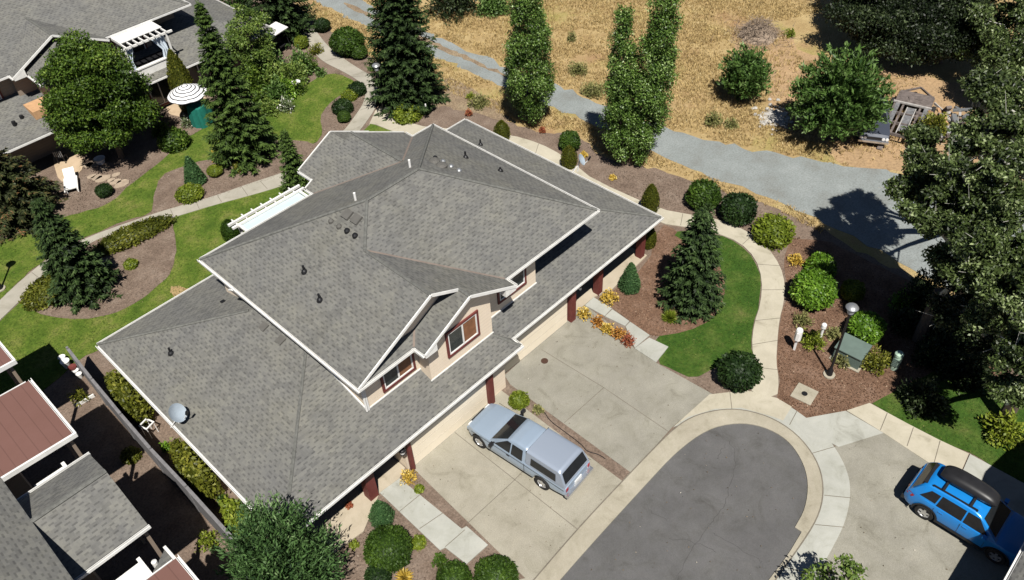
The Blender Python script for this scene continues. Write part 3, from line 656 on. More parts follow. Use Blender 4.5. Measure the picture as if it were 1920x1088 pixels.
MB().tube((9.45, 26.6, 5.35), (9.45, 27.0, 5.1), .05).tube((9.45, 27.0, 5.1), (9.95, 27.0, 4.7), .05).build('downspout', MT['white'], H)

# rear patio pergola
P = thing('pergola', 'white pergola with a pale translucent roof behind the central house', 'pergola', (15.2, 33, 0))
k = MB(); k.slab([(13.55, 31.2, 2.55), (17.2, 31.2, 2.55), (17.2, 33.75, 2.52), (13.55, 33.75, 2.52)], .03, 0, 0); k.build('roof_panel', MT['translucent'], P)
k = MB()
for i_ in range(7): x = 13.5 + i_ * .6; k.box((x, 31.2, 2.36), (x + .06, 34.5, 2.5))
k.build('rafter', MT['white'], P)
k = MB(); k.box((13.1, 34.02, 2.51), (17.6, 34.14, 2.64)); k.box((13.1, 33.62, 2.54), (17.6, 33.74, 2.66)); k.box((13.0, 31.9, 2.56), (13.5, 32.02, 2.68)); k.box((17.25, 32.3, 2.5), (17.7, 32.4, 2.62)); k.box((13.42, 31.2, 2.54), (13.54, 33.7, 2.64)); k.box((17.22, 31.2, 2.54), (17.34, 33.6, 2.64)); k.build('beam', MT['white'], P)
for x in (13.6, 17.1): MB().box((x - .06, 33.9, 0), (x + .06, 34.02, 2.36)).build('post', MT['white'], P)

# ------------------------------------------------------------------ the matching house at upper left
B = thing('neighbour_house', 'grey roofed two-storey house with a pergola balcony at the upper left, behind the broad tree', 'house', (16, 58, 0))
bl = MB(); b0, b1 = 50.75, 67
bl.slab([(12.6, b0, eL), (27.4, b0, eL), (19.3, b0 + 8.1, eL + sL * 8.1), (12.6, b0 + 8.1, eL + sL * 8.1)])
bl.slab([(27.4, b0, eL), (27.4, b1, eL), (19.3, b0 + 8.1, eL + sL * 8.1)])
bl.slab([(-2, 50.1, eL), (12.7, 50.1, eL), (12.7, 58, eL + sL * 7.9), (-2, 58, eL + sL * 7.9)])
rbl = bl.build('lower_roof', [MT['shingle'], MT['soffit']], B)
bu = MB(); ub0 = 53.05; ug0, ug1 = 10.9, 17.0; um = (ug0 + ug1) / 2; uh = (ug1 - ug0) / 2
yBR = ub0 + 5.6; zBR = eU + sU * 5.6
bu.slab([(ug1, ub0, eU), (23.05, ub0, eU), (17.45, yBR, zBR), (4, yBR, zBR), (um, ub0 + uh, eU + sU * uh)] if False else [(ug1, ub0, eU), (23.05, ub0, eU), (17.45, yBR, zBR), (um, yBR, zBR), (um, ub0 + uh, eU + sU * uh)])
bu.slab([(23.05, ub0, eU), (23.05, yBR + 5.6, eU), (17.45, yBR, zBR)])
bu.slab([(ug0, 52.45, eU), (ug0, ub0, eU), (um, ub0 + uh, eU + sU * uh), (um, 52.45, eU + sU * uh)])
bu.slab([(um, 52.45, eU + sU * uh), (um, ub0 + uh, eU + sU * uh), (ug1, ub0, eU), (ug1, 52.45, eU)])
bu.slab([(ug0, ub0, eU), (um, ub0 + uh, eU + sU * uh), (um, yBR, zBR), (3, yBR, zBR), (-2.6, ub0, eU)])
bu.slab([(23.05, yBR + 5.6, eU), (-2, yBR + 5.6, eU), (3, yBR, zBR), (17.45, yBR, zBR)])
rbu = bu.build('upper_roof', [MT['shingle'], MT['soffit']], B)
bp = MB(); bp.slab([(11.7, 50.3, eU - .05), (11.7, 52.9, eU - .05), (13.95, 52.9, 6.5), (13.95, 50.3, 6.5)]); bp.slab([(13.95, 50.3, 6.5), (13.95, 52.9, 6.5), (16.2, 52.9, eU - .05), (16.2, 50.3, eU - .05)])
rbp = bp.build('gable_roof', [MT['shingle'], MT['soffit']], B)
k = MB(); rake(k, (11.7, 50.3, eU - .05), (13.95, 50.3, 6.5), (0, -1)); rake(k, (13.95, 50.3, 6.5), (16.2, 50.3, eU - .05), (0, -1)); gut(k, (11.7, 50.3, eU - .05), (11.7, 52.3, eU - .05), (-1, 0)); k.build('fascia', MT['white'], rbp)
k = MB(); rake(k, (ug0, 52.45, eU), (um, 52.45, eU + sU * uh), (0, -1)); rake(k, (um, 52.45, eU + sU * uh), (ug1, 52.45, eU), (0, -1))
k.piece().mesh([(ug0, 52.4, eU), (ug0 + .75, 52.4, eU + .35), (ug0 + .75, 52.4, eU - .2), (ug0, 52.4, eU - .2)], [(3, 2, 1, 0)]); k.build('fascia', MT['white'], rbu)
k = MB(); gut(k, (ug1, ub0, eU), (23.05, ub0, eU), (0, -1), .1); gut(k, (23.05, ub0, eU), (23.05, 64.2, eU), (1, 0)); gut(k, (-2.6, ub0, eU), (ug0, ub0, eU), (0, -1)); gut(k, (ug0, 52.45, eU), (ug0, ub0, eU), (-1, 0)); k.build('gutter', MT['white'], rbu)
k = MB(); gut(k, (12.7, b0, eL), (27.4, b0, eL), (0, -1), .1); gut(k, (-2, 50.1, eL), (12.7, 50.1, eL), (0, -1)); gut(k, (27.4, b0, eL), (27.4, b1, eL), (1, 0)); k.build('gutter', MT['white'], rbl)
k = MB()
for p, q in (((23.05, ub0, eU), (17.45, yBR, zBR)), ((um, 52.45, eU + sU * uh), (um, ub0 + uh, eU + sU * uh)), ((3, yBR, zBR), (17.45, yBR, zBR)), ((23.05, yBR + 5.6, eU), (17.45, yBR, zBR)), ((-2.6, ub0, eU), (3, yBR, zBR))): k.piece().tube(p, q, .075, n=6)
k.build('ridge_cap', MT['ridge'], rbu)
k = MB(); k.box((12.8, 52.0, 0), (27, 64, 2.62)); k.box((-1.5, 52.6, 0), (12.8, 64, 2.62)); k.box((11.0, 53.5, 2.9), (19.9, 63.5, 5.4)); k.box((19.9, 55.0, 2.9), (22.6, 63.4, 5.4)); k.box((-1, 53.9, 2.9), (11.0, 63.5, 5.4)); k.box((12.1, 50.8, 2.9), (15.8, 53.5, 5.3)); k.box((16.9, 50.75, 0.0), (17.1, 52.0, 2.6))
k.mesh([(12.1, 50.8, 5.3), (15.8, 50.8, 5.3), (13.95, 50.8, 6.2)], [(0, 1, 2)]); k.mesh([(11.2, 53.0, 5.35), (16.7, 53.0, 5.35), (um, 53.0, 6.75)], [(0, 1, 2)])
k.build('wall', MT['sidingtan'], B)
for x0 in (18.0, 21.0): window(B, 'y', 52.0, x0, x0 + 1.5, .3, 2.1, -1, False)
window(B, 'y', 53.5, 17.6, 19.4, 3.5, 5.0, -1, False); window(B, 'y', 53.9, 8.7, 10.1, 3.9, 5.0, -1, False)
k = MB(); k.box((10.75, 51.3, 3.10), (12.35, 52.7, 3.62)); k.build('skylight_cover', MT['wood'], B)
pb = MB(); pb.box((17.1, 51.35, 2.8), (20.3, 51.5, 3.42)); pb.box((20.15, 51.5, 2.8), (20.3, 53.4, 3.42)); pb.box((16.95, 51.5, 2.8), (17.1, 53.4, 3.42)); pb.box((17.05, 51.3, 3.42), (20.36, 51.55, 3.50)); pb.box((20.1, 51.55, 3.42), (20.36, 53.4, 3.50))
pb.build('balcony', MT['white'], B)
MB().box((17.1, 51.5, 2.95), (20.15, 53.45, 3.36)).build('balcony_floor', MT['darkmetal'], B)
for x, y, r in ((10.2, 51.9, .12), (9.6, 51.6, .12)):
    MB().lathe([(r, 3.0), (r, 3.45), (0, 3.5)], (x, y, 0), 10).build('roof_vent', MT['darkmetal'], rbl)
MB().lathe([(.07, 3.0), (.07, 3.75), (.14, 3.75), (0, 3.95)], (11.9, 51.0, -.1), 10).build('vent_pipe', MT['galv'], rbl)
Q = thing('pergola', 'white balcony pergola with pale curtains on the house at upper left', 'pergola', (18.7, 52.3, 3.3))
k = MB(); k.box((17.3, 51.7, 5.28), (20.2, 53.3, 5.32)); k.build('roof_panel', MT['white'], Q)
k = MB()
for i_ in range(8): x = 17.3 + i_ * .4; k.box((x, 51.0, 5.14), (x + .07, 53.3, 5.26))
k.build('rafter', MT['white'], Q)
k = MB(); k.box((17.0, 51.2, 5.0), (20.6, 51.3, 5.13)); k.build('beam', MT['white'], Q)
for x in (17.25, 20.15): MB().box((x - .06, 51.2, 3.0), (x + .06, 51.3, 5.0)).build('post', MT['white'], Q)
for x0, x1 in ((17.3, 17.9), (19.1, 20.05)):
    k = MB(); n_ = 16; V = []
    for i_ in range(n_ + 1):
        t = i_ / n_; x = x0 + (x1 - x0) * t; yy = 51.4 + .06 * math.sin(t * 20)
        V += [(x, yy, 5.0), (x * .45 + x1 * .55 if x0 > 18 else x * .45 + x0 * .55, yy, 4.1), (x * .6 + x1 * .4 if x0 > 18 else x * .6 + x0 * .4, yy, 3.4)]
    k.mesh(V, [(3 * i_ + j, 3 * i_ + 3 + j, 3 * i_ + 4 + j, 3 * i_ + 1 + j) for i_ in range(n_) for j in (0, 1)]); k.build('curtain', MT['curtain'], Q, smooth=True)

# ------------------------------------------------------------------ the taller house at lower left
D = thing('tall_house', 'tall house at the lower left with brown ribbed and grey shingle roofs', 'house', (-4, 24, 0))
zc = 5.6; zm_ = 6.6; X1 = 1.35
def metal_roof(y0, y1, x0=-1.8):
    k = MB(); k.slab([(x0, y0, zc + .12), (X1, y0, zc), (X1, y1, zc), (x0, y1, zc + .12)], .12, 0, 1); o = k.build('metal_roof', [MT['brownmetal'], MT['white']], D)
    k = MB(); gut(k, (X1, y0, zc + .03), (X1, y1, zc + .03), (1, 0), .05); k.piece().beam((x0, y0 - .03, zc + .07), (X1 + .1, y0 - .03, zc - .05), .08, .2); k.piece().beam((x0, y1 + .03, zc + .07), (X1 - .1, y1 + .03, zc - .05), .04, .14); k.build('gutter', MT['white'], o)
metal_roof(24.2, 27.95); metal_roof(29.42, 33.6); metal_roof(13.0, 17.1)
k = MB(); k.slab([(-2, 18.86, zc), (X1, 18.86, zc), (X1, 20.95, zc + .95), (-2, 20.95, zc + .95)]); k.slab([(-2, 20.95, zc + .95), (X1, 20.95, zc + .95), (X1, 22.95, zc), (-2, 22.95, zc)])
o = k.build('gable_roof', [MT['shingle'], MT['soffit']], D)
k = MB(); gut(k, (-1.6, 18.86, zc), (X1, 18.86, zc), (0, -1), .03); gut(k, (-1.6, 22.95, zc), (X1, 22.95, zc), (0, 1), .03); k.build('gutter', MT['white'], o)
MB().tube((-1.6, 20.95, zc + .95), (X1, 20.95, zc + .95), .09, n=6).build('ridge_cap', MT['ridge'], o)
k = MB(); k.slab([(-1.13, 8, zm_), (-1.13, 23.4, zm_), (-6, 23.4, zm_ + 2.4), (-6, 8, zm_ + 2.4)]); k.slab([(-6, 8, zm_ + 2.4), (-6, 23.4, zm_ + 2.4), (-11, 23.4, zm_), (-11, 8, zm_)]); k.build('main_roof', [MT['shingle'], MT['soffit']], D)
k = MB(); k.box((-10.5, 10, 0), (-1.7, 33.2, 5.5)); k.box((-10.5, 10, 5.5), (-1.75, 23, 6.5)); k.box((-1.7, 25.2, 0), (-.7, 27.4, 5.4)); k.box((-1.7, 19.9, 0), (-.7, 22.2, 5.4)); k.box((-1.7, 13, 0), (-.7, 16.4, 5.4)); k.box((-1.7, 30.4, 0), (-.7, 33.0, 5.4))
k.build('wall', MT['sidingtan'], D)
for y in (13.2, 16.9, 19.1, 22.7, 24.4, 27.7, 29.6, 33.3): MB().box((1.12, y - .06, 0), (1.24, y + .06, 5.46)).build('post', MT['sidingtan'], D)
for y0, y1 in ((17.3, 18.5), (23.05, 24.0)):
    k = MB(); k.box((-.55, y0, 4.62), (.5, y1, 4.74)); o = k.build('canopy', MT['white'], D)
    k = MB(); k.box((.5, y0 - .02, 4.66), (.62, y1 + .1, 4.84)); k.build('gutter', MT['white'], o)
    MB().lathe([(.09, 4.6), (.09, 4.95), (0, 5.0)], (.85, (y0 + y1) / 2 + .1, 0), 10).build('vent_pipe', MT['white'], D)
k = MB(); k.slab([(.45, 17.12, 5.0), (1.3, 17.12, 5.0), (1.3, 18.3, 4.7), (.45, 17.6, 4.9)], .1, 0, 1); k.build('side_roof', [MT['shingle'], MT['white']], D)
k = MB(); k.beam((1.36, 17.15, 5.0), (1.36, 18.35, 4.72), .1, .14); k.build('gutter', MT['white'], D)

# ------------------------------------------------------------------ house at the lower right corner, only its eave shows
E = thing('corner_house', 'house at the lower right corner of which only the white gutter shows', 'house', (24, -8, 0))
k = MB(); k.slab([(15, -2.2, 2.7), (20.9, -2.2, 2.7), (20.9, -10, 5.8), (15, -10, 5.8)]); k.slab([(20.9, -2.2, 2.7), (23.5, -2.2, 2.7), (23.5, -3.05, 3.04), (20.9, -3.05, 3.04)])
k.slab([(20.6, -2.7, 4.55), (23.9, -2.7, 5.6), (23.9, -9, 5.6), (20.6, -9, 4.55)]); k.slab([(23.9, -2.7, 5.6), (29.5, -2.7, 3.8), (29.5, -9, 3.8), (23.9, -9, 5.6)])
o = k.build('roof', [MT['shingle'], MT['soffit']], E)
k = MB(); gut(k, (15, -2.2, 2.7), (23.5, -2.2, 2.7), (0, 1)); rake(k, (20.6, -2.7, 4.55), (23.9, -2.7, 5.6), (0, 1)); rake(k, (23.9, -2.7, 5.6), (29.5, -2.7, 3.8), (0, 1)); k.build('gutter', MT['white'], o)
k = MB(); k.box((15.5, -12, 0), (29.2, -3.1, 2.55)); k.box((20.85, -11.9, 2.4), (29.1, -3.12, 3.75)); k.mesh([(20.8, -3.09, 2.5), (29.3, -3.09, 2.5), (29.3, -3.09, 3.7), (23.9, -3.09, 5.4), (20.8, -3.09, 4.4)], [(0, 1, 2, 3, 4)]); k.build('wall', MT['siding'], E)

# ------------------------------------------------------------------ fence
FN = thing('wooden_fence', 'long grey wooden fence between the tall house and the central house', 'fence', (3.4, 25, 0))
pts = [(3.62, 33.0), (3.5, 30.4), (3.42, 27.6), (3.38, 25.0), (3.42, 22.3), (3.42, 18.6)]
k = MB()
for a, b in zip(pts, pts[1:]): k.beam((a[0], a[1], .9), (b[0], b[1], .9), .03, 1.8)
k.build('board_panel', MT['fencewood'], FN)
k = MB()
for a, b in zip(pts, pts[1:]): k.beam((a[0], a[1], 1.82), (b[0], b[1], 1.82), .13, .05)
k.build('top_rail', MT['fencewood'], FN)
for a in pts: MB().box((a[0] - .05, a[1] - .05, 0), (a[0] + .05, a[1] + .05, 1.93)).build('post', MT['fencewood'], FN)
# ================================================================== plants
def quads_obj(name, V, rnd, mat, parent=None, loc=None, extra=None):
    """V: (n,4,3) leaf quads; rnd: (n,) one number per leaf for its own shade of green"""
    n = len(V); me = bpy.data.meshes.new(name)
    me.vertices.add(4 * n); me.vertices.foreach_set('co', V.astype('f').ravel())
    me.loops.add(4 * n); me.loops.foreach_set('vertex_index', np.arange(4 * n, dtype='i'))
    me.polygons.add(n); me.polygons.foreach_set('loop_start', np.arange(0, 4 * n, 4, dtype='i'))
    me.materials.append(mat)
    a = me.attributes.new('rnd', 'FLOAT', 'FACE'); a.data.foreach_set('value', np.clip(rnd, 0, 1).astype('f'))
    me.update(calc_edges=True)
    o = bpy.data.objects.new(name, me); COL.objects.link(o)
    if parent is not None: o.parent = parent
    if loc is not None: o.location = loc
    return o
def nrm(a): return a / np.maximum(np.linalg.norm(a, axis=-1, keepdims=True), 1e-6)
def leaves(c, d, n, l, w, bend=0.0):
    """kite shaped leaves: centre c, long axis d, facing n, half length l, half width w"""
    d = nrm(d); s = nrm(np.cross(d, n)); l = np.asarray(l).reshape(-1, 1); w = np.asarray(w).reshape(-1, 1)
    up = nrm(np.cross(s, d))
    return np.stack([c - d * l, c + s * w - d * l * .1, c + d * l - up * l * bend, c - s * w - d * l * .1], 1)
def rdir(rg, n): return nrm(rg.normal(size=(n, 3)))

def trunk_mesh(mb, h, r0, r1, lean=(0, 0), z0=-.05, n=8, m=0):
    k = 5; p = Vector((0, 0, z0))
    for i in range(k):
        t = (i + 1) / k; q = Vector((lean[0] * t * t, lean[1] * t * t, z0 + (h - z0) * t))
        mb.tube(p, q, r0 + (r1 - r0) * i / k, r0 + (r1 - r0) * t, n, m, caps=(i in (0, k - 1))); p = q

def conifer_crown(h, r, seed, dens=1.0, z0=.03, droop=.22, lw=.040, ll=.125, power=.85, top_open=0.0, gap=.22):
    rg = np.random.default_rng(seed); C_, D_, N_, L_, W_, K_ = [], [], [], [], [], []
    z = z0 * h
    while z < h * .985:
        t = z / h; Lm = r * (1 - t) ** power + .06
        if t < .08: Lm *= .80 + 2.5 * t
        nb = max(5, int((7 + 5 * (1 - t)) * dens))
        ph = rg.uniform(0, 6.28)
        for b in range(nb):
            az = ph + b * 6.283 / nb + rg.normal(0, .13); L = Lm * rg.uniform(.72, 1.12)
            if rg.random() < .10: L *= rg.uniform(.55, .85)
            if rg.random() < top_open: continue
            zz = z + rg.normal(0, .08); bk = rg.normal(0, .11)
            n = max(3, int(L / .13)); s = (np.arange(n) + rg.random(n) * .6 + .3) / n
            out = np.array([math.cos(az), math.sin(az), 0.]); side = np.array([-math.sin(az), math.cos(az), 0.])
            dz = -droop * L * (s ** 1.0) * 1.5 + droop * L * .9 * s ** 3
            if t > .85: dz += .5 * L * s
            base = out[None] * (L * s)[:, None]; base[:, 2] = zz + dz
            for sg in (-1, 1):
                for q in range(3):
                    tw = (.10 + .32 * L * (1 - s * .75)) * rg.uniform(.45, 1.1, n) * (.35 + .33 * q)
                    dd = out[None] * .75 + side[None] * sg * rg.uniform(.4, 1.1, n)[:, None]; dd[:, 2] += rg.normal(-.10, .26, n)
                    dd = nrm(dd); cc = base + dd * tw[:, None] * rg.uniform(.5, .9, n)[:, None]; cc[:, 2] -= tw * .12
                    C_.append(cc); D_.append(dd); nn = rg.normal(0, .35, (n, 3)); nn[:, 2] += 1; N_.append(nn)
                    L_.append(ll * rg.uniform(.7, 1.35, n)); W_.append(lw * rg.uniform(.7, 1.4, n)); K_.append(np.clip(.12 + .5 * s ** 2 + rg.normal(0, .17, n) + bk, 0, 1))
            tipd = out + np.array([0, 0, -.1]); C_.append((out * L + np.array([0, 0, zz + dz[-1]]))[None]); D_.append(tipd[None]); N_.append(np.array([[0, 0, 1.]]) + rg.normal(0, .2, (1, 3))); L_.append([ll * 1.2]); W_.append([lw]); K_.append([.8])
        z += gap * (.45 + .75 * (1 - t)) * rg.uniform(.85, 1.15)
    n = 26; zt = rg.uniform(.9, 1.03, n) * h
    C_.append(np.stack([rg.normal(0, .05, n), rg.normal(0, .05, n), zt], 1)); D_.append(np.stack([rg.normal(0, .5, n), rg.normal(0, .5, n), np.ones(n)], 1)); N_.append(rdir(rg, n)); L_.append(np.full(n, ll)); W_.append(np.full(n, lw * .8)); K_.append(rg.uniform(.4, .9, n))
    return leaves(np.concatenate(C_), np.concatenate(D_), np.concatenate(N_), np.concatenate(L_), np.concatenate(W_), .25), np.concatenate(K_)

def conifer(name, label, cat, px, h, r, mat, seed, group=None, **kw):
    p = at(*px) if len(px) == 2 else Vector(px)
    o = thing(name, label, cat, p, 0, group)
    mb = MB(); trunk_mesh(mb, h * .93, .035 * h ** .8 + .05, .015); mb.build('trunk', MT['bark'], o, origin=(0, 0, 0)).location = (0, 0, 0)
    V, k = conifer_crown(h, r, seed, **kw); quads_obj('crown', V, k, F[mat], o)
    return o

def blob_crown(blobs, seed, leaf=.11, dens=190, flat=.75, jitter=.35, kv=.11):
    """leaf clumps: blobs = (x,y,z,r); leaves hug the outer shell of every clump so that gaps stay between"""
    rg = np.random.default_rng(seed); C_, D_, N_, K_ = [], [], [], []
    for x, y, z, r in blobs:
        n = int(dens * r * r * 4); u = rdir(rg, n); u[:, 2] = np.where(rg.random(n) < .35, np.abs(u[:, 2]), u[:, 2])
        rad = r * (1 - jitter * rg.random(n) ** 1.3) * (1 + .16 * rg.normal(size=n))
        c = np.array([x, y, z]) + u * rad[:, None] * np.array([1, 1, flat]); dd = u * .6 + rg.normal(0, .7, (n, 3)); dd[:, 2] -= .25
        C_.append(c); D_.append(dd); N_.append(u * .6 + rg.normal(0, .6, (n, 3)) + np.array([0, 0, .4])); K_.append(np.clip(.45 + rg.normal(0, .24, n) + rg.normal(0, kv), 0, 1))
    c = np.concatenate(C_); n = len(c)
    return leaves(c, np.concatenate(D_), np.concatenate(N_), leaf * rg.uniform(.7, 1.3, n), leaf * .52 * rg.uniform(.7, 1.3, n), .2), np.concatenate(K_)

def bushy_crown(h, ax, seed, nbr=260, ll=.13, lw=.045, zc=.42):
    """branches fan out from a short stem to an egg-shaped outline and end in ragged feathery sprays"""
    rg = np.random.default_rng(seed); C_, D_, N_, L_, K_ = [], [], [], [], []
    for b in range(nbr):
        u = nrm(rg.normal(size=3)); u[2] = abs(u[2]) * 1.1 - .35; u = nrm(u)
        r_ = rg.uniform(.62, 1.0) if rg.random() < .8 else rg.uniform(1.0, 1.16)
        tip = np.array([u[0] * ax[0] * r_, u[1] * ax[1] * r_, h * zc + u[2] * (h * (1 - zc) if u[2] > 0 else h * zc) * r_])
        tip[2] = max(tip[2], .15); root = np.array([0, 0, max(.1, tip[2] * .45 - .1)]); L = np.linalg.norm(tip - root)
        n = max(6, int(L * 22)); s = rg.random(n) ** .6; base = root + (tip - root) * s[:, None]; base[:, 2] += .18 * L * np.sin(s * 3.14)
        d0 = nrm(tip - root); sp = (.10 + .30 * (1 - s) + .05)[:, None]; c = base + rg.normal(0, 1, (n, 3)) * sp * .55
        dd = d0 * .9 + rg.normal(0, .55, (n, 3)) + np.array([0, 0, .25]); bk = rg.normal(0, .12)
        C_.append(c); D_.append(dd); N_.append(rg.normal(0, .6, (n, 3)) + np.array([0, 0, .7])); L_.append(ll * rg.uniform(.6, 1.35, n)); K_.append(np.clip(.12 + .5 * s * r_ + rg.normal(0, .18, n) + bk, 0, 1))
    c = np.concatenate(C_); c[:, 2] = np.maximum(c[:, 2], .05); l = np.concatenate(L_)
    return leaves(c, np.concatenate(D_), np.concatenate(N_), l, l * lw / ll, .2), np.concatenate(K_)
def bushy(name, label, cat, base, h, ax, mat, seed, **kw):
    p = at(*base); o = thing(name, label, cat, p); rg = np.random.default_rng(seed)
    mb = MB(); trunk_mesh(mb, h * .8, .025 * h + .03, .02)
    for _ in range(26):
        th = rg.uniform(0, 6.28); z = rg.uniform(.1, .6) * h; q = rg.uniform(.5, .8); mb.tube((0, 0, z * .6), (math.cos(th) * ax[0] * q, math.sin(th) * ax[1] * q, z + .12 * h), .03, .01, 5, 0, False)
    mb.build('trunk', MT['bark'], o, origin=(0, 0, 0)).location = (0, 0, 0)
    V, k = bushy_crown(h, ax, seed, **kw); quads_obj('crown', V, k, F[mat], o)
    return o

def ellip_blobs(rg, n, c, ax, rmin, rmax, shell=.55):
    out = []
    for _ in range(n):
        u = nrm(rg.normal(size=3)); rr = shell + (1 - shell) * rg.random()
        if u[2] < -.6: u[2] *= .5
        out.append((c[0] + u[0] * ax[0] * rr, c[1] + u[1] * ax[1] * rr, c[2] + u[2] * ax[2] * rr, rg.uniform(rmin, rmax)))
    return out

def broadleaf(name, label, cat, base, h, ax, mat, seed, nb=60, rb=(.45, .8), leaf=.11, dens=190, group=None, limbs=True, barkmat='bark', tr=.2, lift=0.0):
    rg = np.random.default_rng(seed); p = at(*base) if len(base) == 2 else Vector(base)
    o = thing(name, label, cat, p, 0, group)
    c = (0, 0, h - ax[2] + lift); bl = ellip_blobs(rg, nb, c, (ax[0] - rb[0] * .7, ax[1] - rb[0] * .7, ax[2] - rb[0] * .6), *rb)
    mb = MB(); trunk_mesh(mb, h * .62, tr, tr * .4)
    if limbs:
        for q in bl[::3]:
            zz = rg.uniform(.18, .55) * h; m_ = Vector((q[0] * .45, q[1] * .45, zz + (q[2] - zz) * .6))
            mb.tube((0, 0, zz), m_, tr * .3, tr * .18, 5, 0, False); mb.tube(m_, q[:3], tr * .18, .015, 5, 0, False)
    mb.build('trunk', MT[barkmat], o, origin=(0, 0, 0)).location = (0, 0, 0)
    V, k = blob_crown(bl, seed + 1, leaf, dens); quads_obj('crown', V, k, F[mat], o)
    return o

def poplar(name, label, base, stems, seed):
    rg = np.random.default_rng(seed); o = thing(name, label, 'tree', at(*base), 0, 'poplars beside the gravel road')
    mb = MB(); bl = []
    for (x0, y0, x1, y1, h, rm, zb) in stems:
        mb.tube((x0 * .3, y0 * .3, -.05), (x0, y0, zb + 1.2), .17, .13, 8); mb.tube((x0, y0, zb + 1.2), (x1, y1, h * .93), .13, .02, 6)
        z = zb
        while z < h:
            t = (z - zb) / (h - zb); rr = rm * (min(1, .45 + 2.6 * t) if t < .25 else 1) * (1 - max(0, t - .40) / .60 * .78)
            for b in range(max(2, int(rr * 5))):
                az = rg.uniform(0, 6.28); q = rr * rg.uniform(.35, .80); x = x0 + (x1 - x0) * t; y = y0 + (y1 - y0) * t
                bl.append((x + math.cos(az) * q, y + math.sin(az) * q, z + rg.uniform(-.2, .2), rg.uniform(.28, .5)))
                if b % 2 == 0: mb.tube((x, y, z - .9 * q), (x + math.cos(az) * q, y + math.sin(az) * q, z), .03, .012, 4, 0, False)
            z += .30
    mb.build('trunk', MT['bark'], o, origin=(0, 0, 0)).location = (0, 0, 0)
    C_ = blob_crown(bl, seed + 1, .066, 400, 1.35, .5); quads_obj('crown', C_[0], C_[1], F['poplar'], o)
    return o

def oak(name, label, base, blobs_c, seed, mat='oak', nb=70, rb=(.26, .52), leaf=.082, dens=430, group='oaks along the gravel road', tr=.3):
    """wide crown made of several lobes with pale lichen-covered limbs showing through"""
    rg = np.random.default_rng(seed); p = Vector(base); o = thing(name, label, 'tree', p, 0, group)
    mb = MB(); tw = MB(); bl = []
    tk = MB(); trunk_mesh(tk, 3.2, tr, tr * .75)
    for (x, y, z, ax, az_) in blobs_c:
        mid = Vector((x * .5, y * .5, 3.0 + (z - 3.0) * .5)); mb.tube((0, 0, 2.6), mid, tr * .55, tr * .4, 7, 0, False); mb.tube(mid, (x, y, z), tr * .4, .07, 7, 0, False)
        mine = ellip_blobs(rg, nb, (x, y, z), (ax, ax, az_), *rb, shell=.45); bl += mine
        for q in mine[::2]:
            a = Vector((x, y, z)).lerp(mid, rg.uniform(0, .8)); b = Vector(q[:3]); c = a.lerp(b, .5) + Vector((rg.normal(0, .3), rg.normal(0, .3), rg.uniform(0, .5)))
            mb.tube(a, c, .055, .035, 5, 0, False); mb.tube(c, b, .035, .015, 5, 0, False)
            for _ in range(2):
                e = b + Vector(rg.normal(0, .28, 3)) + Vector((0, 0, .12)) + (b - Vector((x, y, z))) * .12; mb.tube(b, e, .014, .006, 4, 0, False)
    tk.build('trunk', MT['bark'], o, origin=(0, 0, 0)).location = (0, 0, 0); mb.build('limbs', MT['lichen'], o, origin=(0, 0, 0)).location = (0, 0, 0)  # darker bark puts the crown's shade into the trunk colour
    V, k = blob_crown(bl, seed + 1, leaf, dens, .7, .6, .16); quads_obj('crown', V, k, F[mat], o)
    return o

# ------------------------------------------------------------------ the trees
conifer('fir_tree', 'large dark fir beside the gravel road, its base behind the black lamp post', 'tree', (768, 190), 11.6, 2.75, 'fir', 1, dens=1.35, power=.62)
conifer('spruce_tree', 'tall pointed spruce between the striped umbrella and the rear lawn', 'tree', (464, 296), 10.1, 2.3, 'spruce', 2, dens=1.2, power=.85)
conifer('spruce_tree', 'dark spruce at the top edge left of the gravel road and above the path bend', 'tree', (535, 62), 9.5, 2.9, 'fir', 3, dens=1.1)
conifer('fir_tree', 'dark fir on the mulch island in the left lawn', 'tree', (165, 550), 6.2, 1.85, 'fir', 4, dens=1.3, power=.8, droop=.12)
conifer('conifer_tree', 'russet tinged conifer cut off by the left edge below the tan patio', 'tree', (38, 405), 4.9, 2.7, 'russet', 5, dens=1.25, power=.55, droop=.05)
conifer('spruce_tree', 'small slim spruce against the rear wing of the central house', 'tree', (560, 352), 3.9, 1.05, 'spruce', 6, dens=1.1, ll=.10, lw=.036, gap=.16, droop=.1)
conifer('fir_tree', 'dense fir in the front bed inside the curving path', 'tree', (1294, 568), 5.7, 1.6, 'fir', 7, dens=1.4, power=.58, ll=.11, droop=.14)
bushy('cedar_tree', 'feathery green cedar cut off by the bottom edge in front of the house corner', 'tree', (556, 1122), 5.5, (2.0, 2.0), 'cedar', 8, nbr=560, ll=.095, lw=.026, zc=.34)
bushy('bushy_tree', 'bright green feathery tree in the dry field in front of the parked old car', 'tree', (1556, 262), 5.6, (2.7, 2.7), 'fieldtree', 23, nbr=420, ll=.15, lw=.05)
bushy('bushy_tree', 'small feathery green tree in the dry field below the brush pile', 'tree', (1388, 190), 3.7, (1.6, 1.6), 'fieldtree', 24, nbr=230, ll=.14, lw=.045)
broadleaf('broadleaf_tree', 'large rounded dark green tree in front of the house at upper left', 'tree', (230, 297), 8.2, (2.95, 2.95, 4.2), 'maple', 21, 190, (.45, .9), .09, 260)
broadleaf('broadleaf_tree', 'airy light green tree between the two spruces at the top', 'tree', (488, 150), 6.0, (1.75, 1.75, 3.0), 'lighttree', 22, 60, (.32, .6), .085, 170, tr=.09)
broadleaf('broadleaf_tree', 'young leafy tree cut off by the bottom edge beside the street', 'tree', (1545, 1150), 3.6, (1.25, 1.25, 1.5), 'lighttree', 25, 34, (.2, .34), .085, 130, tr=.06)
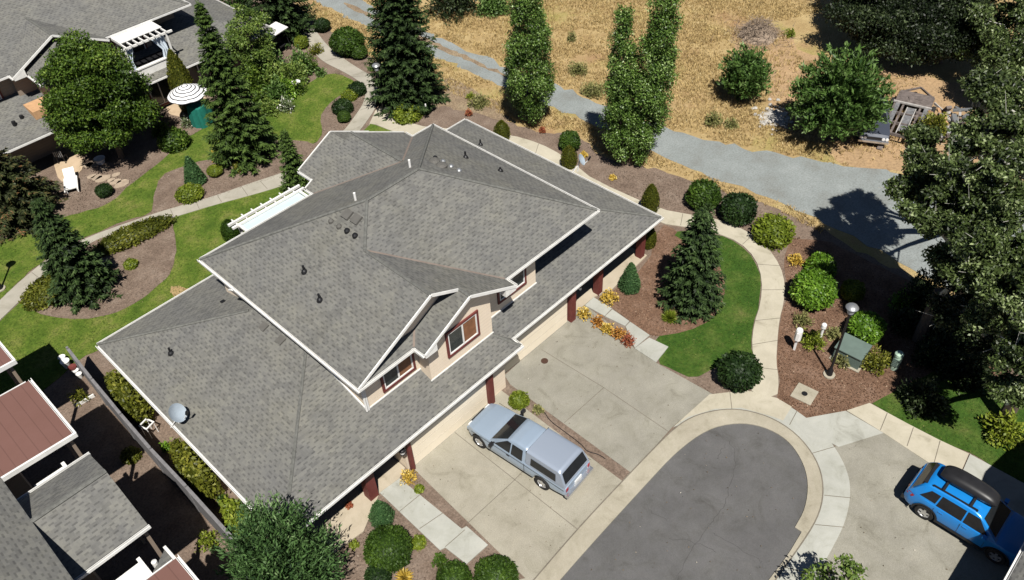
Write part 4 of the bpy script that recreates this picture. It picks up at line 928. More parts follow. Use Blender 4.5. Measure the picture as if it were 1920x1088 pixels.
poplar('poplar_tree', 'single stemmed upright poplar left of the other poplar', (995, 236), [(0, 0, .1, .1, 11.5, 1.75, .75)], 31)
poplar('poplar_tree', 'twin stemmed upright poplar with a notch between its two tips', (1172, 308), [(-.25, .25, -.35, .40, 9.8, 1.15, .8), (.45, -.45, 1.3, -1.25, 12.0, 1.5, .7)], 32)
def lobes(base, lst):
    out = []
    for px, py, z, r in lst:
        q = at(px, py, z); out.append((q.x - base[0], q.y - base[1], z, r, r * .78))
    return out
OB = (33.5, 4.5, 0)
oak('oak_tree', 'big oak with pale limbs standing between the street and the gravel road at right', OB, lobes(OB, [(1745,300,8,1.25),(1812,335,9,1.3),(1740,405,7.5,1.25),(1822,440,8,1.35),(1705,352,7.2,.75),(1890,390,9,1.2),(1802,500,6.5,1.1),(1850,520,7,1.0),(1722,255,8.2,.5),(1790,395,7.5,1.2),(1840,380,7.5,1.2),(1770,345,7,1.0)]), 41, nb=22)
OB = (38.5, 6.0, 0)
oak('oak_tree', 'tall oak reaching the right edge above the big oak, its limbs over the scrap pile', OB, lobes(OB, [(1850,245,10,1.2),(1905,310,10,1.2),(1808,268,9.5,.6),(1885,175,10.5,1.2),(1840,160,11,.6),(1930,230,10.5,1.3)]), 42, nb=22)
OB = (28.9, .4, 0)
oak('oak_tree', 'oak at the right edge above the shaded lawn corner', OB, lobes(OB, [(1905,560,7,1.25),(1850,600,5.6,.8),(1915,660,6.2,1.0),(1900,470,8,1.0),(1890,730,4.6,.6),(1950,520,8,1.3),(1960,640,7,1.2)]), 43, nb=20)
OB = (31.0, 5.0, 0)
oak('oak_tree', 'low dark oak in the deep shade between the bright bush and the right edge', OB, lobes(OB, [(1805,590,4.2,1.2),(1870,650,3.8,1.2),(1815,520,5.0,1.2),(1880,560,4.6,1.2)]), 44, 'oakdark', nb=20)  # dark leaf colour stands for the shaded undersides of the oak crowns
oak('oak_tree', 'dark oak at the top right, leftmost of those beyond the trailer', (56.0, 20.0, 0), [(0, 0, 2.6, 3.2, 2.2), (-1.6, -2.2, 2.2, 2.4, 1.8), (2.0, 1.0, 4.5, 3.0, 2.2)], 45, 'oakdark', 60, (.6, 1.1), dens=190, leaf=.1, group='dark oaks beyond the trailer')
oak('oak_tree', 'dark oak at the top edge right of the leftmost dark oak', (56.5, 15.0, 0), [(0, 0, 2.8, 3.2, 2.3), (2.5, 1.5, 4.6, 3.0, 2.2), (-1.5, .8, 2.2, 2.2, 1.7)], 46, 'oakdark', 60, (.6, 1.1), dens=190, leaf=.1, group='dark oaks beyond the trailer')
oak('oak_tree', 'olive green oak in the upper right corner directly above the scrap pile', (55.0, 10.8, 0), [(0, 0, 3.4, 3.0, 2.3), (3.0, -.5, 5, 3.0, 2.2), (-2.5, -1, 3.2, 1.8, 1.4)], 47, 'oak', 45, (.45, .85), dens=200, leaf=.1, group='dark oaks beyond the trailer')
oak('oak_tree', 'oak cut off by the right edge between the upper right corner and the gravel road', (50.0, 5.0, 0), [(0, 0, 4.5, 2.6, 2.0), (-3.0, 0, 4.0, 2.2, 1.8)], 48, 'oak', 45, (.45, .85), dens=200, leaf=.1, group='dark oaks beyond the trailer')

# ------------------------------------------------------------------ shrubs
def ellipsoid(mb, ax, zc, f=.86, n=14, m=1):
    prof = []
    k = 8
    for i in range(k + 1):
        t = -math.pi / 2 + math.pi * i / k; prof.append((max(0, math.cos(t)), math.sin(t)))
    V = []; 
    for r, z in prof:
        for j in range(n):
            a = 2 * math.pi * j / n; V.append((ax[0] * f * r * math.cos(a), ax[1] * f * r * math.sin(a), max(0.01, zc + ax[2] * f * z)))
    return V, [(i * n + j, i * n + (j + 1) % n, (i + 1) * n + (j + 1) % n, (i + 1) * n + j) for i in range(k) for j in range(n)]
def shrub_mesh(kind, ax, mat, seed, leaf):
    """one shrub as one mesh, base at z=0"""
    rg = np.random.default_rng(seed); a, b, h = ax; core = None
    if kind in ('ball', 'mound', 'hedge'):
        zc = h * .5 if kind == 'ball' else h * .36; az = h - zc
        n = int(1.5 * (a * b + a * az + b * az) * 1.4 * 4.19 / (leaf * leaf * 1.0)); n = min(max(n, 350), 5200)
        u = rdir(rg, n); lump = 1 + .05 * np.sin(u[:, 0] * 5 + seed) * np.sin(u[:, 1] * 4 + seed * 2) + .05 * np.sin(u[:, 2] * 6 + seed)
        if kind == 'hedge': lump = lump + .10 * np.sin(u[:, 1] * 7 + seed) 
        jt = .035 if kind == 'ball' else .07
        rad = lump * (1 - .12 * rg.random(n)) + rg.normal(0, jt, n)
        c = u * rad[:, None] * np.array([a, b, az]); c[:, 2] += zc; c = c[c[:, 2] > .0]; u = u[:len(c)] if False else nrm(c - np.array([0, 0, zc])); n = len(c)
        d = u * .55 + rg.normal(0, .6, (n, 3)); V = leaves(c, d, u + rg.normal(0, .45, (n, 3)), leaf * rg.uniform(.6, 1.3, n), leaf * .55 * rg.uniform(.6, 1.3, n), .2)
        patch = .12 * np.sin(u[:, 0] * 3 + seed) + .1 * np.sin(u[:, 1] * 4 + 2 * seed)
        k = np.clip(.45 + rg.normal(0, .2, n) + patch, 0, 1); core = ellipsoid(None, (a, b, az), zc, .88)
    elif kind in ('cone', 'col'):
        n = int(min(max(2 * 3.14 * a * h / (leaf * leaf) * 1.1, 500), 5000)); t = rg.random(n) ** (1.4 if kind == 'cone' else 1.0); th = rg.uniform(0, 6.283, n)
        pr = (1 - t) ** .68 * np.minimum(1, .70 + t * 3) if kind == 'cone' else np.minimum(1, .7 + 1.5 * t) * (1 - np.clip((t - .45) / .55, 0, 1) ** 1.8 * .93)
        rad = (pr * (1 - .12 * rg.random(n)) + rg.normal(0, .03, n) + .04 * np.sin(th * 5 + seed)) 
        c = np.stack([a * rad * np.cos(th), b * rad * np.sin(th), t * h * 1.0 + .03], 1); u = np.stack([np.cos(th), np.sin(th), np.full(n, .45)], 1)
        d = u * .5 + rg.normal(0, .35, (n, 3)) + np.array([0, 0, .9 if kind == 'col' else .3]); V = leaves(c, d, u + rg.normal(0, .4, (n, 3)), leaf * rg.uniform(.6, 1.4, n), leaf * .5 * rg.uniform(.6, 1.3, n), .15)
        k = np.clip(.45 + rg.normal(0, .22, n), 0, 1)
        m_ = 12; zs_ = np.linspace(0, .93, 9); pv = []
        for z in zs_:
            q = ((1 - z) ** .68 * min(1, .70 + z * 3) if kind == 'cone' else min(1, .7 + 1.5 * z) * (1 - max(0, (z - .45) / .55) ** 1.8 * .93)) * .86
            pv += [(a * q * math.cos(6.283 * j / m_), b * q * math.sin(6.283 * j / m_), z * h + .01) for j in range(m_)]
        core = (pv, [(i * m_ + j, i * m_ + (j + 1) % m_, (i + 1) * m_ + (j + 1) % m_, (i + 1) * m_ + j) for i in range(8) for j in range(m_)])
    elif kind == 'loose':
        n = int(min(max(1500 * a * b * (h + .4) * (.08 / leaf) ** 1.3, 380), 3600)); u = rdir(rg, n); u[:, 2] = np.abs(u[:, 2]); rad = rg.random(n) ** .45 * (1 + .18 * np.sin(u[:, 0] * 6 + seed) + .15 * np.sin(u[:, 1] * 7 + seed))
        c = u * rad[:, None] * np.array([a, b, h * .9]); c[:, 2] += .06; d = u + rg.normal(0, .6, (n, 3)); d[:, 2] += .2
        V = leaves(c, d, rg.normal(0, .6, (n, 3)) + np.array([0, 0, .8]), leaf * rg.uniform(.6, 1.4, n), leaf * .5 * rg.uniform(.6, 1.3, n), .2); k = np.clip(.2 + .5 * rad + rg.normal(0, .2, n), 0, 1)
    else:                                                        # 'spiky': narrow blades springing from the base
        n = int(min(max(260 * a / .3, 150), 700)); th = rg.uniform(0, 6.283, n); el = rg.uniform(.2, 1.35, n); l = rg.uniform(.6, 1.1, n)
        d = np.stack([np.cos(th) * np.cos(el), np.sin(th) * np.cos(el), np.sin(el)], 1); c = d * (l * .5)[:, None] * np.array([a * 1.2, b * 1.2, h]); c[:, 2] += .02
        V = leaves(c, d * np.array([a, b, h]), rg.normal(0, .5, (n, 3)) + np.array([0, 0, .6]), l * .5 * max(a, .2), np.full(n, leaf * .3), .35); k = np.clip(.5 + rg.normal(0, .25, n), 0, 1)
    if core is not None:
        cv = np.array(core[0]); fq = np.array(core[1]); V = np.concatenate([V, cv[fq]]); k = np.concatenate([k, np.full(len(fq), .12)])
    return V, k
SEED = [100]
def shrub(kind, cx, cy, rx, hr, mat, label, cat='shrub', group=None, leaf=None, name=None, long=None, rz=0.0, base=False):
    """drawn centre (cx,cy) and half width rx in photograph pixels; hr = height over width"""
    SEED[0] += 1
    a = rx * mpp(cx, cy); h = 2 * a * hr
    p = at(cx, cy) if base else at(cx, cy, h * .45); p.z = 0
    b = a if long is None else a * long
    leaf = leaf or min(.11, max(.045, a * .1))
    V, k = shrub_mesh(kind, (a, b, h), mat, SEED[0], leaf)
    o = quads_obj(name or {'cone': 'cone_shrub', 'col': 'columnar_shrub', 'hedge': 'hedge', 'spiky': 'spiky_plant'}.get(kind, 'shrub'), V, k, F[mat], None, p); o.rotation_euler = (0, 0, rz)
    return tag(o, label, cat, group)
S = shrub
# around the upper path
S('ball',604,48,14,.8,'boxdark','small dark clipped ball by the top bend of the path, beside the dry grass')
S('ball',651,80,29,.78,'box','largest clipped green dome right of the upper path')
S('ball',673,98,15,.8,'box','small clipped ball tucked against the largest dome by the upper path')
S('ball',553,64,9,.9,'box','upper of two small yellow-green balls left of the top path end')
S('ball',565,80,12,.9,'lime','lower of two small yellow-green balls left of the top path end')
S('mound',669,167,16,.7,'boxdark','dark low shrub at the top of the round bed inside the path curve')
S('mound',655,179,14,.6,'lime','yellow-green low shrub in the middle of the round bed inside the path curve')
S('mound',642,200,18,.65,'boxdark','wide dark shrub in the lower half of the round bed inside the path curve')
S('ball',645,220,12,.8,'box','smallest green ball at the bottom of the round bed inside the path curve')
S('mound',763,211,26,.5,'lime','bright yellow-green mound at the foot of the large fir')
S('ball',797,206,11,.8,'boxdark','small dark shrub right of the bright mound under the large fir')
S('loose',699,122,10,1.2,'maple','narrow dark bush at the left side of the large fir')
S('loose',708,185,9,1.3,'boxdark','small dark bush beside the foot of the black lamp post by the fir')
S('loose',879,212,7,.8,'redbush','little red-leaved plant on the bare soil behind the roof corner', leaf=.06)
S('loose',1017,244,6,.9,'redbush','little red-brown plant right of the single poplar trunk', leaf=.06)
S('col',941,247,15,1.35,'arbor','yellow-green arborvitae behind the right roof edge below the single poplar')
S('ball',1068,266,20,.85,'box','round dark green ball behind the columnar shrub near the roof dish')
S('col',1067,296,15,1.5,'arbor','columnar green shrub in front of the round ball near the roof dish')
S('loose',1094,291,8,.6,'gold','yellow low plant right of the roof dish', leaf=.06)
S('loose',1149,333,7,.5,'gold','tiny yellow plant on the mulch below the twin poplar', leaf=.06)
S('col',1220,375,16,1.9,'arbor','tall dark green column by the right corner of the house roof')
S('col',1217,446,14,1.7,'arbor','green column shrub under the right end of the house eave')
S('ball',1319,368,31,.75,'box','green ball left of the other round ball along the gravel road')
S('ball',1384,393,32,.75,'boxdark','dark round ball between the green ball and the yellow-green one by the path')
S('mound',1450,432,34,.65,'lime','wide yellow-green mound at the outer curve of the path near the tree shadow')
S('loose',1322,396,16,1.2,'fir','loose dark conifer sprig between the green ball and the fir tip', leaf=.08)
# bed at right
S('loose',1493,487,14,.6,'gold','golden-leaved plant at the upper left of the red mulch bed', leaf=.07)
S('mound',1540,497,25,.7,'bright','bright green bush just above the biggest bright bush in the red mulch bed', leaf=.085)
S('ball',1525,545,38,.8,'bright','biggest bright green bush in the red mulch bed', leaf=.085)
S('ball',1598,546,20,.85,'lime','small yellow-green bush right of the biggest bright bush')
S('ball',1623,617,30,.85,'bright','bright green bush right of the tall lamp head', leaf=.085)
S('loose',1692,563,20,.8,'bright','green bush in the oak shade at the right of the red mulch bed', leaf=.08)
S('loose',1506,598,17,.8,'weed','thin reddish-green plant above the white pedestals', leaf=.06)
S('loose',1526,636,21,.8,'lime','yellow-green feathery plant between the two white pedestals', leaf=.06)
S('loose',1563,625,14,.8,'weed','thin dull green plant left of the lamp pole', leaf=.06)
S('loose',1581,674,17,.8,'weed','thin plant at the left front of the green utility box', leaf=.06)
S('loose',1643,675,24,.8,'arbor','olive feathery plant right of the green utility box', leaf=.06)
S('ball',1386,698,38,.8,'boxdark','large dark clipped ball where the front lawn meets the pavement')
S('loose',1886,800,30,.8,'lime','yellow-green shrub on the lawn at the right edge', leaf=.09)
S('loose',1735,740,34,.9,'oakdark','shaded bush under the oak beside the lower right lawn', leaf=.09)  # leaf colour darkened to carry the oak shade, next bush too
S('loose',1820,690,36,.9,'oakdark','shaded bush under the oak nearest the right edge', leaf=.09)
# front bed and walk
S('cone',1182,521,22,1.45,'dwarf','pale green clipped cone beside the right porch', 'topiary', leaf=.045)
S('spiky',1257,592,17,.7,'lime','spiky yellow-green plant at the edge of the front bed below the fir', leaf=.1)
S('loose',1142,557,18,.62,'gold','golden round bush nearest the clipped cone', leaf=.055)
S('loose',1095,587,14,.8,'gold','golden bush at the house end of the row along the right walkway', leaf=.055, group='row of bushes along the right walkway')
S('loose',1121,602,13,.8,'orange','orange bush second from the house in the row along the right walkway', leaf=.055, group='row of bushes along the right walkway')
S('loose',1139,616,13,.8,'gold','golden bush in the middle of the row along the right walkway', leaf=.055, group='row of bushes along the right walkway')
S('loose',1159,625,14,.8,'orange','orange-red bush second from the street in the row along the right walkway', leaf=.055, group='row of bushes along the right walkway')
S('loose',1178,638,14,.8,'redbush','half green half red bush at the street end of the row along the right walkway', leaf=.055, group='row of bushes along the right walkway')
S('mound',973,750,19,.6,'lime','olive green bun in the mulch strip between the driveways', leaf=.05)
S('loose',1009,768,11,.5,'twigs' if 'twigs' in F else 'weed','dried-up plant in the mulch strip between the driveways', leaf=.05)
S('loose',766,894,16,.75,'gold','golden bush at the left garage corner', leaf=.05)
S('ball',786,917,9,.8,'lime','little green bush beside the golden bush at the left garage', leaf=.045)
S('cone',713,960,25,1.15,'dwarf','pale green clipped egg shape by the left porch post', 'topiary', leaf=.045)
S('ball',727,1030,42,.72,'box','wide clipped green dome left of the front walkway', leaf=.06)
S('mound',784,1017,14,.5,'lime','small lime green mound beside the front walkway', leaf=.05)
S('loose',825,1051,15,.7,'box','small rough bush near the lower corner of the front walkway', leaf=.06)
S('ball',852,1085,29,.75,'box','clipped green ball at the bottom edge left of the larger bottom dome', leaf=.06)
S('ball',930,1082,38,.72,'box','larger clipped dome at the bottom edge beside the driveway', leaf=.06)
S('ball',708,1082,23,.75,'boxdark','dark clipped ball at the bottom edge right of the cedar', leaf=.06)
S('spiky',757,1080,17,.6,'gold','yellow grassy plant between the two bottom clipped balls', leaf=.09)
S('loose',664,1022,9,.7,'lime','small lime sprig right of the cedar in its shade', leaf=.05)
S('loose',655,948,7,.8,'redbush','small red plant beside the porch slab under the left eave', leaf=.05)
# along the left wall
yv = at(240, 740) - at(200, 690)
def row_hedge(cx, cy, ax, b, h, mat, label, rz):
    SEED[0] += 1; p = at(cx, cy, h * .5); p.z = 0
    V, k = shrub_mesh('hedge', (ax, b, h), mat, SEED[0], .10); o = quads_obj('hedge', V, k, F[mat], None, p); o.rotation_euler = (0, 0, rz)
    tag(o, label, 'hedge', 'arborvitae hedges along the left wall')
row_hedge(238, 740, .52, 1.45, 2.2, 'arbor', 'yellow-green hedge along the left wall, nearest the lawn', .0)
row_hedge(362, 874, .52, 1.35, 2.4, 'arbor', 'yellow-green hedge along the left wall below the roof dish', .0)
row_hedge(452, 980, .5, .95, 2.5, 'lime', 'yellow hedge along the left wall next to the cedar', .0)
S('loose',417,938,9,1.2,'box','small leafy bush left of the yellow hedge next to the cedar', leaf=.06)
S('loose',310,838,8,1.2,'bright','small leafy bush at the upper end of the hedge below the roof dish', leaf=.06)
S('loose',148,742,15,.9,'arbor','green bush in the lit corner of the side yard by the white edging', leaf=.06)
S('mound',245,853,15,.8,'arbor','green bush in the middle lit patch of the side yard', leaf=.06)
S('loose',388,1012,19,.8,'lime','yellow-green bush in the lit square nearest the bottom of the side yard', leaf=.06)
# left lawn
def mound_at(cx, cy, a, b, h, mat, label, rz, kind='mound', leaf=.09):
    SEED[0] += 1; p = at(cx, cy, h * .4); p.z = 0
    V, k = shrub_mesh(kind, (a, b, h), mat, SEED[0], leaf); o = quads_obj('shrub', V, k, F[mat], None, p); o.rotation_euler = (0, 0, rz); tag(o, label, 'shrub')
mound_at(248, 441, 2.35, .75, .75, 'arbor', 'long low hedge of green ground shrubs beside the left path', -.12)
mound_at(92, 543, 1.45, 1.1, .7, 'arbor', 'low spreading green shrub at the lower left of the mulch island', .2)
S('mound',245,495,12,.55,'lime','small olive bun on the mulch island in the left lawn', leaf=.05)
S('cone',361,322,20,1.35,'dwarf','pale green clipped cone in the bed below the tall spruce', 'topiary', leaf=.06)
S('mound',355,362,22,.55,'lime','low olive bun in the bed just below the clipped cone')
S('ball',403,321,13,.8,'lime','round yellow-green bush right of the clipped cone')
S('loose',446,315,11,.8,'arbor','yellow-green bush at the foot of the tall spruce', leaf=.07)
S('loose',407,293,11,.8,'gold','yellow bush at the left foot of the tall spruce', leaf=.07)
S('col',432,432,17,1.2,'box','dark green upright bush by the left end of the pergola')
S('ball',195,358,14,.7,'boxdark','small dark ball in the bed right of the white lounger')
S('mound',325,262,24,.7,'maple','dark bush at the right foot of the broad tree')
S('col',358,206,19,2.9,'arbor','yellow-green pointed column behind the striped umbrella', base=True)
S('loose',350,228,12,.8,'white','white flowering bush left of the green draped cover', leaf=.07)
S('loose',300,240,16,.8,'maple','dark leafy bush between the broad tree and the patio', leaf=.09)
S('loose',545,140,26,.9,'lighttree','light green garden bush in the middle of the border below the top spruce', leaf=.1)
S('loose',505,120,26,1.0,'fieldtree','green bush right of the tall spruce beside the wooden bench top', leaf=.1)
S('loose',578,118,16,1.1,'maple','dark green bush at the right end of the flower border by the path', leaf=.09)
S('loose',520,170,24,.8,'fieldtree','green bush in the lower part of the flower border', leaf=.1)
S('loose',536,196,15,.8,'white','white flowering plant at the lawn edge of the flower border', leaf=.08)
S('loose',505,200,18,.8,'lighttree','light green bush at the lower left end of the flower border', leaf=.09)
S('loose',560,165,14,.8,'maple','small dark bush by the birdbath in the flower border', leaf=.08)
S('loose',478,100,20,1.1,'arbor','olive bush against the right side of the tall spruce', leaf=.1)
S('loose',470,150,26,1.0,'maple','dark leafy bush at the right foot of the tall spruce, in the border', leaf=.1)
S('loose',560,118,22,1.0,'fieldtree','tall green bush in the upper right of the flower border', leaf=.1)
S('loose',488,185,20,.8,'maple','low dark bush at the left end of the flower border by the lawn', leaf=.1)
S('loose',535,165,20,.9,'bright','fresh green bush in the centre of the flower border', leaf=.1)
S('loose',1790,610,44,.8,'oakdark','broad dark bush in the deep oak shade left of the right edge', leaf=.09)  # added bushes, coloured dark to fill the shade under the oaks
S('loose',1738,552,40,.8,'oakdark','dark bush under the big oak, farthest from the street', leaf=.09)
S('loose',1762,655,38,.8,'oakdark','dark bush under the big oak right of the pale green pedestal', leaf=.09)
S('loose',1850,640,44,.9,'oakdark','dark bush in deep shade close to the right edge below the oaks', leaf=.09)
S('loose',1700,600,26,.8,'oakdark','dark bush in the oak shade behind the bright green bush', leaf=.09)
S('loose',515,140,22,1.0,'lighttree','pale green bush in the left half of the flower border', leaf=.1)
S('loose',600,135,10,.8,'fieldtree','little green bush at the right edge of the flower border', leaf=.08)
S('loose',592,92,12,.8,'arbor','small olive bush at the path edge above the flower border', leaf=.08)
S('loose',446,5,30,.8,'boxdark','dark bush at the top edge beside the upper left house roof', leaf=.1)
# dry field
S('loose',850,-8,46,.7,'oakdark','dark thicket at the top edge left of the single poplar', leaf=.12)
S('loose',925,4,28,.7,'fieldtree','grey-green bush at the top edge touching the single poplar', leaf=.1)
S('loose',1072,68,9,1.3,'weed','thin green weed in the field above the notch of weeds, right of the single poplar', leaf=.07)
S('loose',1084,128,18,.6,'weed','wide green weed clump between the two poplars', leaf=.07)
S('loose',1112,168,22,.5,'weed','low weed clump beside the road between the two poplars', leaf=.07)
S('loose',898,190,20,.5,'weed','weedy clump on the stony soil left of the single poplar', leaf=.07)
S('loose',882,180,9,.6,'lime','small green weed on the stony soil behind the house', leaf=.06)
S('loose',1338,222,15,.9,'weed','upright weed left of the rubble heap by the gravel road', leaf=.08)
S('loose',1372,232,12,.7,'weed','small weed between the upright weed and the rubble heap', leaf=.08)
S('loose',1482,62,9,.8,'lime','little green sapling right of the brush pile', leaf=.07)
S('loose',1752,235,24,.9,'arbor','olive bush between the trailer and the scrap pile', leaf=.09)

# brush pile
rg = np.random.default_rng(71); k = MB(); k.lathe([(1.5, -.02), (1.2, .25), (.7, .6), (.2, .85), (0, .9)], n=9)
for i_ in range(420):
    c = Vector((rg.normal(0, 1.0), rg.normal(0, .9), 0)); c.z = max(.05, 1.35 - .55 * (c.x ** 2 + c.y ** 2)) * rg.random() ** .5
    d = Vector(rg.normal(0, 1, 3)); d.z = abs(d.z) * .5; d.normalize(); L = rg.uniform(.5, 1.3); k.tube(c - d * L * .4, c + d * L * .6, .02, .008, 4, 0, False)
o = k.build('brush_pile', MT['twig'], origin=(0, 0, 0)); o.location = at(1420, 68); o.location.z = 0; tag(o, 'grey heap of cut dry branches in the dry field', 'brush pile')
rg = np.random.default_rng(72); k = MB(); k.lathe([(1.1, -.02), (.8, .06), (.4, .12), (0, .14)], n=9)
for i_ in range(120):
    c = Vector((rg.normal(0, .75), rg.normal(0, .6), .05)); s = rg.uniform(.05, .16); k.lathe([(s * .6, -s * .4), (s, 0), (s * .7, s * .5), (0, s * .6)], c, 5)
o = k.build('rubble_heap', simple('pale_rubble', (.42, .40, .37), .9, var=.3, scale=4), origin=(0, 0, 0)); o.location = at(1452, 222); o.location.z = 0; tag(o, 'low heap of pale rubble in the dry grass beside the bright green tree', 'rubble heap')

# tall dry grass of the field, one mass of blades
def inside(poly, x, y):
    r = np.zeros(len(x), bool); j = len(poly) - 1
    for i in range(len(poly)):
        xi, yi = poly[i]; xj, yj = poly[j]
        r ^= ((yi > y) != (yj > y)) & (x < (xj - xi) * (y - yi) / (yj - yi + 1e-9) + xi); j = i
    return r
rg = np.random.default_rng(81)
reg = [[(648,-15),(720,22),(830,72),(960,125),(1100,180),(1250,242),(1380,273),(1500,294),(1590,312),(1560,285),(1440,230),(1440,160),(1400,110),(1380,45),(1470,40),(1540,20),(1560,-40)], [(585,0),(660,40),(720,68),(850,124),(950,170),(1050,212),(1110,237),(1220,290),(1280,316),(1380,353),(1480,388),(1545,425),(1540,440),(1470,400),(1300,340),(1230,314),(1150,300),(1080,245),(1000,244),(900,196),(770,146),(690,105),(640,65),(590,35)]]
PX, PY = [], []
reg.append([(1390,60),(1470,60),(1500,110),(1560,120),(1640,140),(1720,150),(1690,310),(1600,305),(1480,250),(1440,170)])
for rgn, cnt in zip(reg, (26000, 5000, 2600)):
    q = [tuple(at(*v)[:2]) for v in rgn]; xs_ = [v[0] for v in q]; ys_ = [v[1] for v in q]
    x = rg.uniform(min(xs_), max(xs_), cnt * 3); y = rg.uniform(min(ys_), max(ys_), cnt * 3); ok = inside(q, x, y)
    x, y = x[ok][:cnt], y[ok][:cnt]
    dn = np.sin(x * .9 + 1.3 * np.sin(y * .5)) * np.sin(y * .8 + x * .3) + rg.normal(0, .5, len(x)); ok = dn > -.35
    PX.append(x[ok]); PY.append(y[ok])
x = np.concatenate(PX); y = np.concatenate(PY); n = len(x); nb = 5
x = np.repeat(x, nb) + rg.normal(0, .07, n * nb); y = np.repeat(y, nb) + rg.normal(0, .07, n * nb); n *= nb
h_ = rg.uniform(.08, .30, n); th = rg.uniform(0, 6.283, n); d = np.stack([np.cos(th) * .55, np.sin(th) * .55, np.ones(n)], 1)
c = np.stack([x, y, np.zeros(n)], 1) + nrm(d) * (h_ / 2)[:, None]
tag(quads_obj('tall_dry_grass', leaves(c, d, rdir(rg, n), h_ / 2, rg.uniform(.012, .028, n), .3), np.clip(rg.normal(.45, .22, n), 0, 1), F['straw']), kind='stuff')

# ------------------------------------------------------------------ ground litter, each kind one uncountable mass
def pxpoly(px): return [tuple(at(*q)[:2]) for q in px]
def scatter(polys, per_m2, seed, holes=()):
    rg = np.random.default_rng(seed); X, Y = [], []
    for q in polys:
        xs_ = [v[0] for v in q]; ys_ = [v[1] for v in q]; A = (max(xs_) - min(xs_)) * (max(ys_) - min(ys_)); n = int(A * per_m2)
        x = rg.uniform(min(xs_), max(xs_), n); y = rg.uniform(min(ys_), max(ys_), n); ok = inside(q, x, y)
        for h in holes: ok &= ~inside(h, x, y)
        X.append(x[ok]); Y.append(y[ok])
    return np.concatenate(X), np.concatenate(Y), rg
ISLE = pxpoly([(178,450),(240,425),(318,412),(330,440),(331,490),(316,520),(270,560),(212,592),(140,602),(80,592),(42,572),(45,540),(85,512),(120,480)])
BED = pxpoly([(300,330),(345,312),(405,296),(430,275),(520,262),(592,268),(600,290),(540,336),(480,345),(400,372),(320,394),(283,403),(290,372)])
ROUND = pxpoly([(600,222),(612,200),(640,178),(672,162),(685,168),(685.5,181),(679,200),(668,215),(653,237),(640,252),(606,250)])
L_ = [pxpoly(q) for q in ([(568,165),(600,143),(632,137),(662,152),(672,160),(640,178),(612,200),(600,222),(606,250),(592,272),(560,268),(520,262),(430,272),(405,296),(345,312),(312,340),(290,380),(283,402),(240,412),(180,437),(125,462),(92,482),(60,507),(20,542),(0,562),(-60,610),(-80,470),(0,452),(60,428),(140,402),(205,385),(240,350),(300,306),(345,262),(400,232),(470,210),(520,205)],
    [(-60,690),(-30,640),(0,602),(40,566),(70,535),(95,508),(180,452),(325,412),(400,389),(480,368),(545,348),(600,330),(560,420),(450,460),(407,520),(300,590),(190,655),(150,672),(100,720),(-60,840)],
    [(1285,440),(1345,443),(1384,460),(1413,489),(1425,526),(1422,569),(1409,609),(1406,650),(1409,666),(1345,686),(1300,710),(1262,692),(1235,680),(1255,655),(1230,634),(1290,622),(1335,600),(1357,562),(1358,520),(1330,470)],
    [(1640,757),(1700,726),(1760,694),(1812,675),(1900,742),(1960,800),(1960,910),(1900,903),(1865,876),(1818,848),(1760,824),(1700,793)])]
x, y, rg = scatter(L_, 75, 91, (ISLE, BED, ROUND)); nb = 3; n = len(x) * nb
x = np.repeat(x, nb) + rg.normal(0, .04, n); y = np.repeat(y, nb) + rg.normal(0, .04, n); h_ = rg.uniform(.025, .075, n); th = rg.uniform(0, 6.283, n)
dd = np.stack([np.cos(th) * .8, np.sin(th) * .8, np.ones(n)], 1); cc = np.stack([x, y, np.full(n, .03)], 1) + nrm(dd) * (h_ / 2)[:, None]
patch = .5 + .22 * np.sin(x * 1.3 + 1.7 * np.sin(y * .9)) * np.sin(y * 1.1 - x * .4)
F['turf'] = foliage('turf_blades', (.045, .085, .012), (.105, .165, .024), .7, .15, (.26, .24, .09))
tag(quads_obj('lawn_grass', leaves(cc, dd, rdir(rg, n), h_ / 2, rg.uniform(.008, .016, n), .3), np.clip(patch + rg.normal(0, .2, n), 0, 1), F['turf']), kind='stuff')
BARK = pxpoly([(1459,755),(1464,715),(1457,680),(1460,640),(1466,600),(1476,560),(1478,530),(1472,490),(1490,440),(1560,480),(1700,540),(1860,640),(1860,700),(1805,672),(1760,692),(1700,722),(1634,755),(1585,770),(1520,785),(1482,765)])
FRONT = pxpoly([(1140,566),(1150,547),(1215,503),(1236,425),(1268,435),(1262,446),(1332,470),(1359,520),(1358,562),(1336,600),(1290,622),(1222,633),(1195,612)])
SIDE = pxpoly([(650,1000),(700,945),(735,960),(835,1035),(872,1062),(915,1030),(990,1100),(640,1140)])
BACK = pxpoly([(1100,318),(1235,325),(1330,350),(1420,385),(1460,425),(1440,455),(1380,420),(1295,398),(1240,388),(1170,366)])
LEFT = pxpoly([(100,390),(150,330),(240,330),(300,306),(240,350),(205,383),(140,400)])
x, y, rg = scatter([BARK, FRONT], 85, 92); n = len(x); th = rg.uniform(0, 6.283, n)
F['chips'] = foliage('bark_chips', (.07, .035, .02), (.21, .125, .08), .9, .1, (.46, .34, .24))
dd = np.stack([np.cos(th), np.sin(th), rg.normal(0, .25, n)], 1); nn = rg.normal(0, .3, (n, 3)) + np.array([0, 0, 1.])
tag(quads_obj('bark_chips', leaves(np.stack([x, y, np.full(n, .05)], 1), dd, nn, rg.uniform(.02, .06, n), rg.uniform(.012, .03, n)), np.clip(rg.normal(.45, .25, n), 0, 1), F['chips']), kind='stuff')
x, y, rg = scatter([ISLE, BED, ROUND, SIDE, BACK, LEFT], 55, 93); n = len(x); th = rg.uniform(0, 6.283, n)
F['mulchbits'] = foliage('mulch_bits', (.08, .055, .04), (.22, .165, .125), .9, .1, (.42, .35, .28))
